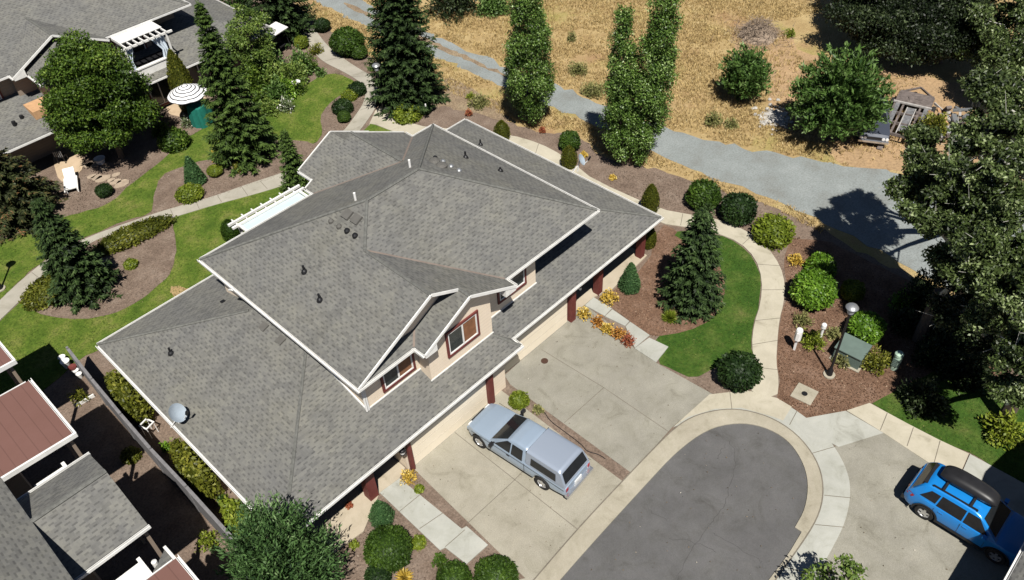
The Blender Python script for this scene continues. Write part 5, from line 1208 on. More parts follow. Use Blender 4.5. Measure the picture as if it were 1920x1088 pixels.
dd = np.stack([np.cos(th), np.sin(th), rg.normal(0, .25, n)], 1); nn = rg.normal(0, .3, (n, 3)) + np.array([0, 0, 1.])
tag(quads_obj('mulch_bits', leaves(np.stack([x, y, np.full(n, .052)], 1), dd, nn, rg.uniform(.02, .055, n), rg.uniform(.012, .028, n)), np.clip(rg.normal(.45, .25, n), 0, 1), F['mulchbits']), kind='stuff')
PAVE = [pxpoly(q) for q in ([(786,870),(905,760),(1160,904),(1000,1086),(900,1000)], [(960,720),(1066,600),(1230,685),(1330,745),(1184,884)], [(1100,1080),(1215,910),(1330,810),(1440,805),(1510,900),(1480,1020),(1430,1080)], [(1580,840),(1656,816),(1800,910),(1790,1080),(1560,1080),(1598,930)], [(712,928),(749,902),(910,1023),(875,1055)])]
x, y, rg = scatter(PAVE, 1.6, 94); n = len(x); th = rg.uniform(0, 6.283, n)
F['litter'] = foliage('leaf_litter', (.05, .035, .02), (.20, .14, .08), .9, .1, (.62, .58, .50))
dd = np.stack([np.cos(th), np.sin(th), rg.normal(0, .2, n)], 1); nn = rg.normal(0, .3, (n, 3)) + np.array([0, 0, 1.])
tag(quads_obj('leaf_litter', leaves(np.stack([x, y, np.full(n, .068)], 1), dd, nn, rg.uniform(.012, .04, n), rg.uniform(.008, .022, n)), rg.random(n), F['litter']), kind='stuff')
# ================================================================== vehicles
def paint(name, c, rough=.28, metal=.35):
    m, n, b = newmat(name, rough, metal, .5); b.inputs['Base Color'].default_value = rgba(c)
    b.inputs['Coat Weight'].default_value = .5; b.inputs['Coat Roughness'].default_value = .08
    bump(n, b, noise(n, geo(n), 1.2, 2), .03, .02); return m
MT['silverblue'] = paint('silver_blue_paint', (.33, .41, .51), .33, .3)
MT['topper'] = paint('topper_paint', (.30, .345, .42), .42, .25)
MT['bluecar'] = paint('bright_blue_paint', (.010, .21, .60), .28, .15)
MT['oldcar'] = paint('old_dark_paint', (.05, .058, .08), .55, .1)
MT['tyre'] = simple('tyre_rubber', (.022, .021, .02), .85, var=.2)
MT['rim'] = simple('alloy_rim', (.62, .62, .62), .3, .7)
MT['carglass'] = simple('car_glass', (.012, .014, .016), .10, var=.2, spec=.45)
MT['blackplastic'] = simple('black_plastic', (.018, .018, .02), .4, var=.2)
MT['redlens'] = simple('red_lens', (.35, .012, .02), .2, spec=.6)
MT['headlens'] = simple('clear_lens', (.7, .7, .7), .15, spec=.6)
MT['plate'] = simple('number_plate', (.7, .7, .68), .5)
MT['chrome'] = simple('bumper_chrome', (.6, .61, .63), .22, .8)
def interp(tab, x):
    if x <= tab[0][0]: return tab[0][1]
    for (a, u), (b, v) in zip(tab, tab[1:]):
        if x <= b:
            t = (x - a) / (b - a); return u + (v - u) * t
    return tab[-1][1]
def loft(mb, rings, m=0, cap=True):
    n = len(rings[0]); V = [p for r in rings for p in r]
    Fs = [(i * n + j, i * n + (j + 1) % n, (i + 1) * n + (j + 1) % n, (i + 1) * n + j) for i in range(len(rings) - 1) for j in range(n)]
    if cap: Fs += [tuple(range(n))[::-1], tuple(range((len(rings) - 1) * n, len(rings) * n))]
    return mb.mesh(V, Fs, m)
def make_car(t, cfg):
    """t: the thing; cfg: side profile tables; x forward, y left, z up, origin on the ground between the axles"""
    L0, L1, WB, Wd = cfg['x0'], cfg['x1'], cfg['wb'], cfg['w'] / 2
    top, sill, ra = cfg['top'], cfg['sill'], cfg['ra']
    ax_ = (WB / 2, -WB / 2)
    xs_ = sorted(set([round(L0 + (L1 - L0) * i / 110, 4) for i in range(111)] + [p[0] for p in top if L0 <= p[0] <= L1]))
    def hw(x): return Wd * interp(cfg['plan'], x)
    def zb(x):
        z = interp(cfg['under'], x)
        for a in ax_:
            q = ra * ra - (x - a) ** 2
            if q > 0: z = max(z, cfg['rw'] + math.sqrt(q))
        return z
    rings = []
    for x in xs_:
        z0, zt, w_ = zb(x), interp(top, x), hw(x); zm = max(z0 + .02, zt * .62)
        half = [(w_ * .96, z0), (w_ * .995, min(z0 + .07, zt - .12)), (w_, min(max(zm, z0 + .09), zt - .1)), (w_ * .985, zt - .09), (w_ * .955, zt - .025), (w_ * .86, zt), (w_ * .4, zt + cfg['crown'])]
        rings.append([(x, y, z) for y, z in half] + [(x, -y, z) for y, z in half[::-1]])
    b = MB(); loft(b, rings, 0)
    body = b.build('body', MT[cfg['paint']], t, True, 32, origin=(0, 0, 0)); body.location = (0, 0, 0)
    def part(mb, name, mat, par=t, smooth=False): 
        o = mb.build(name, MT[mat], par, smooth, 35, origin=(0, 0, 0)); o.location = (0, 0, 0); return o
    for gname, gh in cfg['houses'].items():
        xs2 = sorted(set([round(gh['x0'] + (gh['x1'] - gh['x0']) * i / 40, 4) for i in range(41)]))
        base = lambda x: interp(top, x) - .03
        def wbf(x): return min(gh['wb'], hw(x) * .97)
        rr = []
        for x in xs2:
            zr = max(interp(gh['roof'], x), base(x) + .035); f_ = (zr - base(x)) / (gh['H'] - base(x)); yb = wbf(x); yr = yb + (gh['wr'] - yb) * f_
            half = [(yb, base(x)), (yr, zr - .05 * f_), (yr - .05, zr - .008), (yr - .16, zr + .012 * f_), (yr * .35, zr + .03 * f_)]
            rr.append([(x, y, z) for y, z in half] + [(x, -y, z) for y, z in half[::-1]])
        g = MB(); loft(g, rr, 0); ho = part(g, gname, gh['paint'], t, True)
        def sidept(x, f_, s, off=.012):
            yb = wbf(x); y = yb + (gh['wr'] - yb) * f_ + off; return (x, s * y, base(x) + (gh['H'] - .05 - base(x)) * f_ + .004)
        for win in gh['side']:
            for s in (1, -1):
                k = MB(); n_ = 8; lo, hi = win['lo'], win['hi']; V = []
                for i in range(n_ + 1):
                    q = i / n_; V += [sidept(lo[0] + (lo[1] - lo[0]) * q, win.get('f0', .12), s), sidept(hi[0] + (hi[1] - hi[0]) * q, win.get('f1', .86), s)]
                fs = [(2 * i, 2 * i + 2, 2 * i + 3, 2 * i + 1) for i in range(n_)]
                k.mesh(V, fs if s < 0 else [f[::-1] for f in fs]); part(k, 'side_window', 'carglass', ho)
        for en in gh['ends']:
            k = MB(); n_ = 8; V = []
            for i in range(n_ + 1):
                q = en['a'] + (en['b'] - en['a']) * i / n_; zr = interp(gh['roof'], q); f_ = (zr - base(q)) / (gh['H'] - base(q)); yb = wbf(q); yr = (yb + (gh['wr'] - yb) * f_) - en.get('in', .1)
                V += [(q + en['off'], y, zr + .03 * f_ * (1 - abs(y) / yr * .9) + .014) for y in (-yr, -yr * .6, 0, yr * .6, yr)]
            k.mesh(V, [(i * 5 + j, i * 5 + j + 1, (i + 1) * 5 + j + 1, (i + 1) * 5 + j) for i in range(n_) for j in range(4)]); part(k, en['name'], 'carglass', ho, True)
    for a in ax_:
        for s in (1, -1):
            y0 = s * (hw(a) - .12); rw = cfg['rw']; k = MB()
            k.lathe([(rw * .62, -.11), (rw * .93, -.11), (rw, -.07), (rw, .07), (rw * .93, .11), (rw * .62, .11), (rw * .55, .05), (rw * .55, -.05), (rw * .62, -.11)], (a, y0, rw), 24, 0, 'y')
            w = part(k, 'wheel', 'tyre', t, True)
            k = MB(); k.lathe([(.0, s * .06), (rw * .2, s * .065), (rw * .22, s * .05)], (a, y0, rw), 12, 0, 'y'); k.lathe([(rw * .54, s * .04), (rw * .6, s * .095), (rw * .64, s * .09)], (a, y0, rw), 24, 0, 'y')
            for q in range(5):
                th = q * 1.2566 + .3; p_ = (a + math.cos(th) * rw * .57, y0 + s * .075, rw + math.sin(th) * rw * .57); k.beam((a, y0 + s * .07, rw), p_, rw * .26, .03, up=(0, 1, 0))
            part(k, 'rim', 'rim', w)
            k = MB(); k.lathe([(0, 0), (rw * .56, 0)], (a, y0 + s * .02, rw), 16, 0, 'y'); part(k, 'brake_disc', 'blackplastic', w)
    return part
truck_dir = math.atan2(3.33, -.26)
T = thing('pickup_truck', 'silver blue pickup truck with a matching canopy parked in front of the left garage', 'pickup truck', (14.16, 14.43, .035), truck_dir)
pt = make_car(T, dict(x0=-2.82, x1=2.45, wb=3.33, w=1.82, rw=.365, ra=.43, crown=.03, paint='silverblue',
    top=[(-2.82, .98), (-.8, 1.02), (.9, 1.06), (1.3, 1.045), (2.0, .98), (2.3, .90), (2.42, .74), (2.45, .66)], sill=.36,
    under=[(-2.82, .5), (-2.3, .42), (1.2, .36), (2.2, .36), (2.45, .42)], plan=[(-2.82, .93), (-2.7, .96), (-1.5, 1.0), (1.4, 1.0), (2.0, .94), (2.3, .84), (2.45, .66)],
    houses={'cab': dict(x0=-.80, x1=1.02, wb=.86, wr=.66, H=1.67, paint='silverblue', roof=[(-.80, 1.62), (-.7, 1.66), (-.3, 1.67), (.05, 1.63), (.17, 1.57), (1.02, 1.07)],
            side=[dict(lo=(-.02, .80), hi=(-.02, .18), f0=.02, f1=.84), dict(lo=(-.66, -.08), hi=(-.62, -.08), f0=.02, f1=.84)], ends=[dict(a=.20, b=.97, off=.012, name='windscreen', **{'in': .06})]),
        'canopy': dict(x0=-2.78, x1=-.83, wb=.86, wr=.74, H=1.70, paint='topper', roof=[(-2.78, 1.02), (-2.50, 1.64), (-2.4, 1.69), (-.83, 1.70)],
            side=[dict(lo=(-2.34, -1.08), hi=(-2.30, -1.08), f0=.18, f1=.74)], ends=[dict(a=-2.74, b=-2.53, off=-.012, name='rear_window', **{'in': .09})])}))
k = MB(); k.box((-2.98, -.86, .46), (-2.80, .86, .62)); pt(k, 'bumper', 'chrome')
k = MB(); k.box((2.30, -.66, .40), (2.50, .66, .56)); pt(k, 'bumper', 'silverblue')
for s in (1, -1):
    k = MB(); k.box((-2.835, s * .72 - .07, .72), (-2.80, s * .72 + .07, .92)); pt(k, 'tail_light', 'redlens')
    k = MB(); k.box((2.22, s * .56 - .12, .70), (2.40, s * .56 + .12, .83)); pt(k, 'headlight', 'headlens')
    k = MB(); k.box((.72, s * 1.06 - .11, 1.08), (.84, s * 1.06 + .11, 1.24)); k.beam((.78, s * .86, 1.12), (.78, s * 1.0, 1.13), .05, .05); pt(k, 'mirror', 'blackplastic')
    k = MB(); k.box((-.80, s * .915 - .006, .45), (-.788, s * .915 + .006, 1.0)); k.box((.98, s * .914 - .005, .48), (.99, s * .914 + .005, 1.0)); k.box((-.05, s * .922 - .012, .88), (.10, s * .922 + .012, .92)); k.box((-2.8, s * .916 - .006, .93), (2.0, s * .916 + .004, .945)); pt(k, 'door_seam', 'blackplastic')
k = MB(); k.box((-2.85, -.22, .64), (-2.82, .22, .80)); pt(k, 'number_plate', 'plate')
k = MB(); k.box((2.40, -.42, .60), (2.49, .42, .74)); pt(k, 'grille', 'blackplastic')
k = MB(); k.box((-.835, -.74, 1.05), (-.805, .74, 1.685)); pt(k, 'canopy_gap', 'blackplastic')

Sv = thing('blue_car', 'bright blue car with a black roof box half in the shade at the lower right', 'car', (23.08, -.38, .03), math.atan2(-1, -.01))
ps = make_car(Sv, dict(x0=-2.24, x1=2.34, wb=2.66, w=1.86, rw=.36, ra=.42, crown=.03, paint='bluecar',
    top=[(-2.24, .84), (-2.18, 1.02), (-1.9, 1.09), (.9, 1.03), (1.2, 1.04), (1.9, .97), (2.2, .86), (2.34, .66)], sill=.3,
    under=[(-2.24, .42), (-1.9, .30), (1.9, .28), (2.34, .34)], plan=[(-2.24, .84), (-2.05, .94), (-1.4, 1.0), (1.4, 1.0), (2.0, .92), (2.34, .72)],
    houses={'cabin': dict(x0=-2.16, x1=1.12, wb=.87, wr=.64, H=1.68, paint='bluecar', roof=[(-2.16, 1.03), (-1.82, 1.53), (-1.65, 1.63), (-.6, 1.68), (.1, 1.65), (.35, 1.58), (1.12, 1.02)],
            side=[dict(lo=(-.10, .82), hi=(-.10, .32), f0=.06, f1=.84), dict(lo=(-1.10, -.16), hi=(-1.05, -.16), f0=.06, f1=.84), dict(lo=(-1.75, -1.16), hi=(-1.45, -1.11), f0=.14, f1=.80)],
            ends=[dict(a=.40, b=1.0, off=.012, name='windscreen', **{'in': .10}), dict(a=-2.09, b=-1.80, off=-.014, name='rear_window', **{'in': .07})])}))
for s in (1, -1):
    k = MB(); k.mesh([(-2.245, s * .50, .98), (-2.10, s * .83, 1.02), (-1.88, s * .905, 1.0), (-1.95, s * .905, .86), (-2.2, s * .80, .84), (-2.26, s * .5, .86)], [(0, 1, 4, 5), (1, 2, 3, 4)] if s > 0 else [(5, 4, 1, 0), (4, 3, 2, 1)]); ps(k, 'tail_light', 'redlens')
    k = MB(); k.box((1.98, s * .70 - .14, .74), (2.22, s * .70 + .14, .86)); ps(k, 'headlight', 'headlens')
    k = MB(); k.box((.66, s * 1.03 - .10, 1.04), (.80, s * 1.03 + .10, 1.18)); k.beam((.72, s * .86, 1.07), (.72, s * .96, 1.08), .05, .05); ps(k, 'mirror', 'bluecar')
    k = MB()
    for a in (1.33, -1.33):
        n_ = 14; V = []
        for i in range(n_ + 1):
            th = math.pi * (-.04 + 1.08 * i / n_)
            for r_ in (.42, .50): V.append((a + r_ * math.cos(th), s * .937, .36 + r_ * math.sin(th)))
        fs = [(2 * i, 2 * i + 1, 2 * i + 3, 2 * i + 2) for i in range(n_)]; k.mesh(V, fs if s < 0 else [f[::-1] for f in fs])
    k.box((-.92, s * .925 - .015, .28), (.92, s * .925 + .015, .42)); ps(k, 'wheel_trim', 'blackplastic')
    k = MB(); k.beam((-1.5, s * .56, 1.70), (.1, s * .56, 1.73), .04, .06); k.beam((-1.5, s * .56, 1.64), (-1.5, s * .56, 1.71), .05, .05); k.beam((.1, s * .56, 1.63), (.1, s * .56, 1.74), .05, .05); ps(k, 'roof_rail', 'blackplastic')
    k = MB()
    for dx in (-1.12, -.13, .80): k.box((dx - .006, s * .932 - .004, .45), (dx + .006, s * .932 + .004, .98))
    ps(k, 'door_seam', 'blackplastic')
    for hx in (-.85, .05):
        k = MB(); k.box((hx - .09, s * .93 - .012, .90), (hx + .09, s * .93 + .012, .93)); ps(k, 'door_handle', 'bluecar')
k = MB()
for x in (-1.15, -.15): k.beam((x, -.60, 1.76), (x, .60, 1.76), .09, .035)
ps(k, 'crossbar', 'blackplastic')
k = MB(); k.box((-2.30, -.80, .34), (-2.17, .80, .56)); ps(k, 'bumper', 'blackplastic')
k = MB(); k.box((2.2, -.70, .30), (2.40, .70, .48)); ps(k, 'bumper', 'blackplastic')
k = MB(); k.box((-2.262, -.26, .70), (-2.235, .26, .84)); ps(k, 'number_plate', 'plate')
k = MB(); k.box((-1.86, -.55, 1.54), (-1.72, .55, 1.60)); ps(k, 'spoiler', 'blackplastic')
rings = []
for i in range(25):
    q = i / 24; x = -1.02 + 2.04 * q; f_ = (1 - abs(2 * q - 1) ** 3.2) ** .5 if 0 < q < 1 else .12; f_ = max(f_, .16); w_ = .40 * (.62 + .38 * f_) * (1 - .12 * q); hh = .36 * (.25 + .75 * f_) * (1 - .25 * max(0, q - .5))
    prof = [(w_ * .9, 0), (w_, .1 * hh / .36), (w_ * .98, hh * .55), (w_ * .8, hh * .88), (w_ * .35, hh)]
    rings.append([(x, y, z) for y, z in prof] + [(x, -y, z) for y, z in prof[::-1]])
k = MB(); loft(k, rings); fw = Vector((0, -1, 0)); o = k.build('roof_box', MT['blackplastic'], None, True, 50, origin=(0, 0, 0)); o.location = (23.26, .12, 1.812); o.rotation_euler = (0, 0, math.atan2(-1, -.01)); tag(o, 'black streamlined roof box on top of the blue car', 'roof box')

OC = thing('old_car', 'old dark grey car nosed out from behind the bright green tree in the field', 'car', (46.2, 14.75, 0), math.atan2(13.75 - 15.9, 43.9 - 48.2))
po = make_car(OC, dict(x0=-2.3, x1=2.25, wb=2.7, w=1.75, rw=.32, ra=.37, crown=.03, paint='oldcar', top=[(-2.3, .86), (-1.2, .93), (.8, .95), (2.1, .86), (2.25, .74)], sill=.3, under=[(-2.3, .38), (2.25, .34)], plan=[(-2.3, .92), (-1.8, 1), (1.8, 1), (2.25, .93)],
    houses={'cabin': dict(x0=-1.5, x1=.85, wb=.80, wr=.62, H=1.36, paint='oldcar', roof=[(-1.5, .95), (-.95, 1.33), (.1, 1.36), (.3, 1.3), (.85, .96)], side=[dict(lo=(-.9, .5), hi=(-.7, .2), f0=.1, f1=.85)], ends=[dict(a=.33, b=.8, off=.01, name='windscreen'), dict(a=-1.42, b=-1.0, off=-.01, name='rear_window')])}))
for s in (1, -1):
    for y in (.52, .72):
        k = MB(); k.lathe([(0, .05), (.09, .045), (.10, 0)], (2.24, s * y, .66), 12, 0, 'x'); po(k, 'headlight', 'headlens')
k = MB(); k.box((2.24, -.42, .58), (2.27, .42, .74)); po(k, 'grille', 'blackplastic')
k = MB(); k.box((2.22, -.85, .40), (2.36, .85, .52)); po(k, 'bumper', 'chrome')

# flat trailer standing in the field
td = math.atan2(13.9 - 12.75, 50.5 - 45.4)
TR = thing('flatbed_trailer', 'weathered flatbed car trailer with ramps standing on the dirt beside the old car', 'trailer', (47.9, 13.35, 0), td)
MT['weatheredsteel'] = simple('weathered_steel', (.145, .12, .11), .75, .1, var=.4, scale=4); MT['dullwhite'] = simple('dull_white_steel', (.36, .34, .32), .7, var=.25, scale=5); MT['plankgrey'] = simple('grey_trailer_deck', (.15, .15, .155), .7, var=.4, scale=5)
def trp(k, name, mat, par=TR):
    o = k.build(name, MT[mat], par, origin=(0, 0, 0)); o.location = (0, 0, 0); return o
k = MB()
for y in (-1.0, -.5, .5, 1.0): k.box((-2.6, y - .06, .55), (2.6, y + .06, .70))
for x in (-2.5, -1.2, 0, 1.3, 2.5): k.box((x - .05, -1.0, .53), (x + .05, 1.0, .69))
trp(k, 'frame', 'weatheredsteel')
k = MB()
for y in (-.85, .83): k.box((-2.6, y - .13, .705), (1.0, y + .13, .74))
k.box((-2.0, -.30, .60), (.9, .26, .63)); trp(k, 'deck', 'plankgrey')
k = MB(); k.box((1.15, -1.0, .66), (2.75, 1.0, .705)); k.box((1.9, -.3, .705), (2.3, .05, .74)); trp(k, 'front_deck', 'weatheredsteel')
k = MB(); k.box((.97, -1.12, .74), (1.10, 1.12, .84)); trp(k, 'cross_beam', 'dullwhite')
for y in (-.28, .22): trp(MB().box((-2.4, y - .03, .64), (.8, y + .03, .70)), 'rail', 'dullwhite')
for x in (.5, 1.5):
    for s in (1, -1):
        k = MB(); k.lathe([(.2, -.11), (.32, -.11), (.35, -.06), (.35, .06), (.32, .11), (.2, .11)], (x, s * 1.22, .35), 18, 0, 'y'); w = trp(k, 'wheel', 'tyre')
        k = MB(); k.lathe([(0, s * .06), (.2, s * .08)], (x, s * 1.22, .35), 12, 0, 'y'); trp(k, 'rim', 'weatheredsteel', w)
k = MB(); k.beam((-2.6, -.8, .6), (-3.7, -1.3, .05), .3, .06); k.beam((-2.6, .7, .6), (-3.6, .75, .05), .3, .06); trp(k, 'ramp', 'weatheredsteel')
k = MB(); k.beam((2.7, -.9, .62), (3.9, 0, .5), .1, .1); k.beam((2.7, .9, .62), (3.9, 0, .5), .1, .1); trp(k, 'drawbar', 'weatheredsteel')
rg = np.random.default_rng(73); k = MB()
for i_ in range(70):
    c = Vector((rg.normal(0, .9), rg.normal(0, 1.1), rg.uniform(.1, .7))); d = Vector(rg.normal(0, 1, 3)); d.z *= .35; d.normalize(); L = rg.uniform(.3, 1.1); k.beam(c - d * L * .5, c + d * L * .5, rg.uniform(.05, .35), rg.uniform(.03, .2), int(rg.integers(0, 4)))
o = k.build('scrap_pile', [MT['dullwhite'], MT['weatheredsteel'], MT['wood'], MT['greymetal']], origin=(0, 0, 0)); o.location = at(1778, 245); o.location.z = 0; tag(o, 'heap of pale scrap metal and boards half hidden by oak branches', 'scrap heap', kind='stuff')

# ================================================================== lamps, boxes, dishes
def lamp_post(px, h, label):
    p = at(*px); t = thing('lamp_post', label, 'street lamp', p, 0, 'black lamp posts along the paths')
    def pr(k, name, mat, par=t): o = k.build(name, MT[mat], par, True, 40, origin=(0, 0, 0)); o.location = (0, 0, 0); return o
    k = MB(); k.lathe([(.20, 0), (.20, .05), (.14, .06), (.13, .35), (.07, .5), (.055, .7), (.05, h - .55), (.07, h - .5), (.05, h - .42)], n=14); pr(k, 'post', 'darkmetal')
    k = MB(); k.lathe([(.26, 0), (.26, .09), (0, .09)], n=16); pr(k, 'footing', 'curb')
    k = MB(); k.lathe([(.06, h - .44), (.13, h - .40), (.20, h - .12), (.20, h - .08)], n=16); hd = pr(k, 'lamp_shade', 'lampglass')
    k = MB(); k.lathe([(.20, h - .08), (.27, h - .07), (.22, h + .0), (.12, h + .05), (.0, h + .07)], n=16); pr(k, 'cap', 'greymetal', hd)
    return t
lamp_post((1554, 704), 4.4, 'black lamp post with a grey round head in the red mulch bed at right')
lamp_post((720, 211), 3.5, 'black lamp post at the foot of the large fir by the path junction')
lamp_post((2, 543), 3.6, 'lamp post beside the left path whose head is outside the frame')
def small(k, name, mats, p, label, cat, group=None, smooth=False, rz=0.0):
    o = k.build(name, mats, None, smooth, 35, origin=(0, 0, 0)); o.location = p; o.rotation_euler = (0, 0, rz); return tag(o, label, cat, group)
# utility box
p = at(1592, 672); t = thing('utility_box', 'grey-green metal utility box in the red mulch bed beside the lamp post', 'utility box', p, R(2))
MT['utilgreen'] = simple('utility_green', (.115, .155, .135), .5, var=.08); MT['palegreen'] = simple('pale_green_plastic', (.42, .56, .44), .5, var=.08)
def sub(k, name, mat, par): o = k.build(name, MT[mat], par, origin=(0, 0, 0)); o.location = (0, 0, 0); return o
sub(MB().box((-.48, -.60, .06), (.48, .60, .72)), 'cabinet', 'utilgreen', t)
sub(MB().mesh([(-.53, -.64, .72), (.53, -.64, .72), (.53, .64, .72), (-.53, .64, .72), (-.53, -.64, .76), (.53, -.64, .86), (.53, .64, .86), (-.53, .64, .76)], [(3, 2, 1, 0), (4, 5, 6, 7), (0, 1, 5, 4), (1, 2, 6, 5), (2, 3, 7, 6), (3, 0, 4, 7)]), 'lid', 'utilgreen', t)
sub(MB().box((-.60, -.70, 0), (.60, .70, .06)), 'base', 'curb', t)
# vented pedestal
p = at(1675, 691); t = thing('pedestal', 'pale green vented plastic pedestal right of the utility box', 'utility pedestal', p)
k = MB(); k.lathe([(.17, 0), (.17, .85), (.16, .9)], n=16); sub(k, 'column', 'palegreen', t)
k = MB(); k.lathe([(.19, .88), (.19, 1.0), (.14, 1.06), (0, 1.08)], n=16); sub(k, 'cap', 'palegreen', t)
k = MB(); [k.box((-.12, -.185, .3 + q * .1), (.12, -.16, .35 + q * .1)) for q in range(5)]; [k.box((-.185, -.12, .3 + q * .1), (-.16, .12, .35 + q * .1)) for q in range(5)]; sub(k, 'vent_slot', 'utilgreen', t)
# two white service pedestals
p = at(1489, 656); t = thing('meter_pedestal', 'white box on a thin post beside the curving path at right', 'utility pedestal', p, .2)
sub(MB().box((-.05, -.05, 0), (.05, .05, 1.1)), 'post', 'galv', t); k = MB(); k.lathe([(.16, .72), (.16, 1.3), (.13, 1.38), (0, 1.42)], n=14); k.box((-.19, -.06, .78), (-.16, .06, 1.25)); sub(k, 'box', 'galv', t)
p = at(1536, 640); t = thing('marker_post', 'white post with a rounded cap behind the feathery plant', 'marker post', p)
k = MB(); k.lathe([(.06, 0), (.06, .95)], n=10); sub(k, 'post', 'galv', t); k = MB(); k.lathe([(.12, .92), (.12, 1.12), (.09, 1.16), (0, 1.18)], n=12); sub(k, 'cap', 'galv', t)
# valve cover
p = at(1508, 740); t = thing('valve_cover', 'square concrete cover with a dark centre in the red mulch bed', 'valve cover', (p.x, p.y, 0), R(6))
sub(MB().box((-.46, -.46, 0), (.46, .46, .06)), 'slab', 'curb', t); k = MB(); k.lathe([(.13, .06), (.13, .075), (0, .075)], n=14); sub(k, 'lid', 'darkmetal', t)
p = at(1021, 678); k = MB(); k.lathe([(.17, .03), (.17, .05), (0, .05)], n=18); small(k, 'drain_cover', simple('rusty_iron', (.06, .03, .02), .8, var=.3, scale=20), (p.x, p.y, 0), 'round rusty cover set in the right driveway', 'drain cover')
# irrigation hose
k = MB(); hp = smooth_px([(1008,768),(1022,775),(1030,790),(1060,812),(1092,836),(1100,848),(1122,853),(1135,862)], 2, False)
for a, b in zip(hp, hp[1:]):
    a = at(*a); b = at(*b); k.tube((a.x, a.y, .05), (b.x, b.y, .05), .018, n=6)
o = k.build('hose', MT['darkmetal'], origin=(at(1060, 812).x, at(1060, 812).y, 0)); tag(o, 'thin dark hose lying along the mulch strip between the driveways', 'hose')
# satellite dishes
def dish(p, az, el, r, label, arm=.5):
    t = thing('satellite_dish', label, 'satellite dish', p, az, 'satellite dishes on the central house')
    k = MB(); n_ = 20; V = []; Fs = []
    Mx = Matrix.Translation((0, 0, .75)) @ Matrix.Rotation(-el, 4, 'Y')
    for j in range(6):
        for i in range(n_):
            rr = r * j / 5; th = 6.2832 * i / n_; V.append(Mx @ Vector((.22 * (rr / r) ** 2 * r * 1.4, rr * math.cos(th), rr * 1.1 * math.sin(th))))
    Fs = [(j * n_ + i, j * n_ + (i + 1) % n_, (j + 1) * n_ + (i + 1) % n_, (j + 1) * n_ + i) for j in range(5) for i in range(n_)]
    k.mesh(V, Fs); o = k.build('dish', MT['dishgrey'], t, True, 60, origin=(0, 0, 0)); o.location = (0, 0, 0)
    k = MB(); k.tube((-.05, 0, .75), (-.15, 0, 0), .035, n=8); k.tube((-.15, 0, .35), (-.45, .1, -.1), .02, n=6); k.tube((-.15, 0, .35), (-.45, -.2, -.1), .02, n=6); sub(k, 'mount', 'galv', t)
    tip = Mx @ Vector((r * 1.35, 0, -r * .55)); ed = Mx @ Vector((.05, 0, -r)); k = MB(); k.tube(ed, tip, .02, n=6); sub(k, 'arm', 'galv', t); sub(MB().beam(tip, tip + (ed - tip).normalized() * -.16 + Vector((0, 0, .1)), .09, .09), 'receiver', 'darkmetal', t)
MT['dishgrey'] = simple('dish_grey', (.30, .35, .40), .5, var=.1)
dish((4.75, 24.3, 2.68), math.atan2(-.75, .35), R(35), .37, 'grey dish on the left eave of the central house above the hedge')
dish(tuple(at(1088, 322, 2.7)), math.atan2(-.9, .45), R(32), .30, 'pale dish on the right rear eave of the central house')

# ================================================================== garden things around the upper left house
p = at(370, 229); p.z = 0
t = thing('patio_umbrella', 'white and black striped patio umbrella on the tan patio', 'umbrella', (p.x, p.y, 0))
m, n, b = newmat('striped_canvas', .85, 0, .1)
tc = n.nodes.new('ShaderNodeTexCoord'); sx = n.nodes.new('ShaderNodeVectorMath'); sx.operation = 'MULTIPLY'; sx.inputs[1].default_value = (1, 1, 0); n.links.new(tc.outputs['Object'], sx.inputs[0])
ln = n.nodes.new('ShaderNodeVectorMath'); ln.operation = 'LENGTH'; n.links.new(sx.outputs[0], ln.inputs[0])
dv = n.nodes.new('ShaderNodeMath'); dv.operation = 'MULTIPLY'; dv.inputs[1].default_value = 4.6; n.links.new(ln.outputs['Value'], dv.inputs[0])
fr = n.nodes.new('ShaderNodeMath'); fr.operation = 'FRACT'; n.links.new(dv.outputs[0], fr.inputs[0])
n.links.new(ramp(n, fr.outputs[0], [(.0, (.78, .78, .78)), (.68, (.78, .78, .78)), (.72, (.05, .05, .06)), (.97, (.05, .05, .06))]), b.inputs['Base Color'])
k = MB(); n_ = 8; V = []
for j in range(7):
    q = j / 6
    for i in range(n_ * 4):
        th = 6.2832 * i / (n_ * 4); sag = .07 * q * (1 - abs(math.sin(th * n_ / 2))); V.append((1.28 * q * math.cos(th), 1.28 * q * math.sin(th), 2.75 - .62 * q ** 1.35 - sag * .0 + .05 * q * abs(math.cos(th * n_ / 2)) * -1))
k.mesh(V, [(j * 32 + i, j * 32 + (i + 1) % 32, (j + 1) * 32 + (i + 1) % 32, (j + 1) * 32 + i) for j in range(6) for i in range(32)])
o = k.build('canopy', m, t, True, 60, origin=(0, 0, 0)); o.location = (0, 0, 0)
k = MB(); k.lathe([(.03, 0), (.03, 2.8), (.0, 2.85)], n=8); sub(k, 'pole', 'galv', t)
k = MB(); k.lathe([(.3, 0), (.3, .08), (.05, .12)], n=14); sub(k, 'base', 'darkmetal', t)
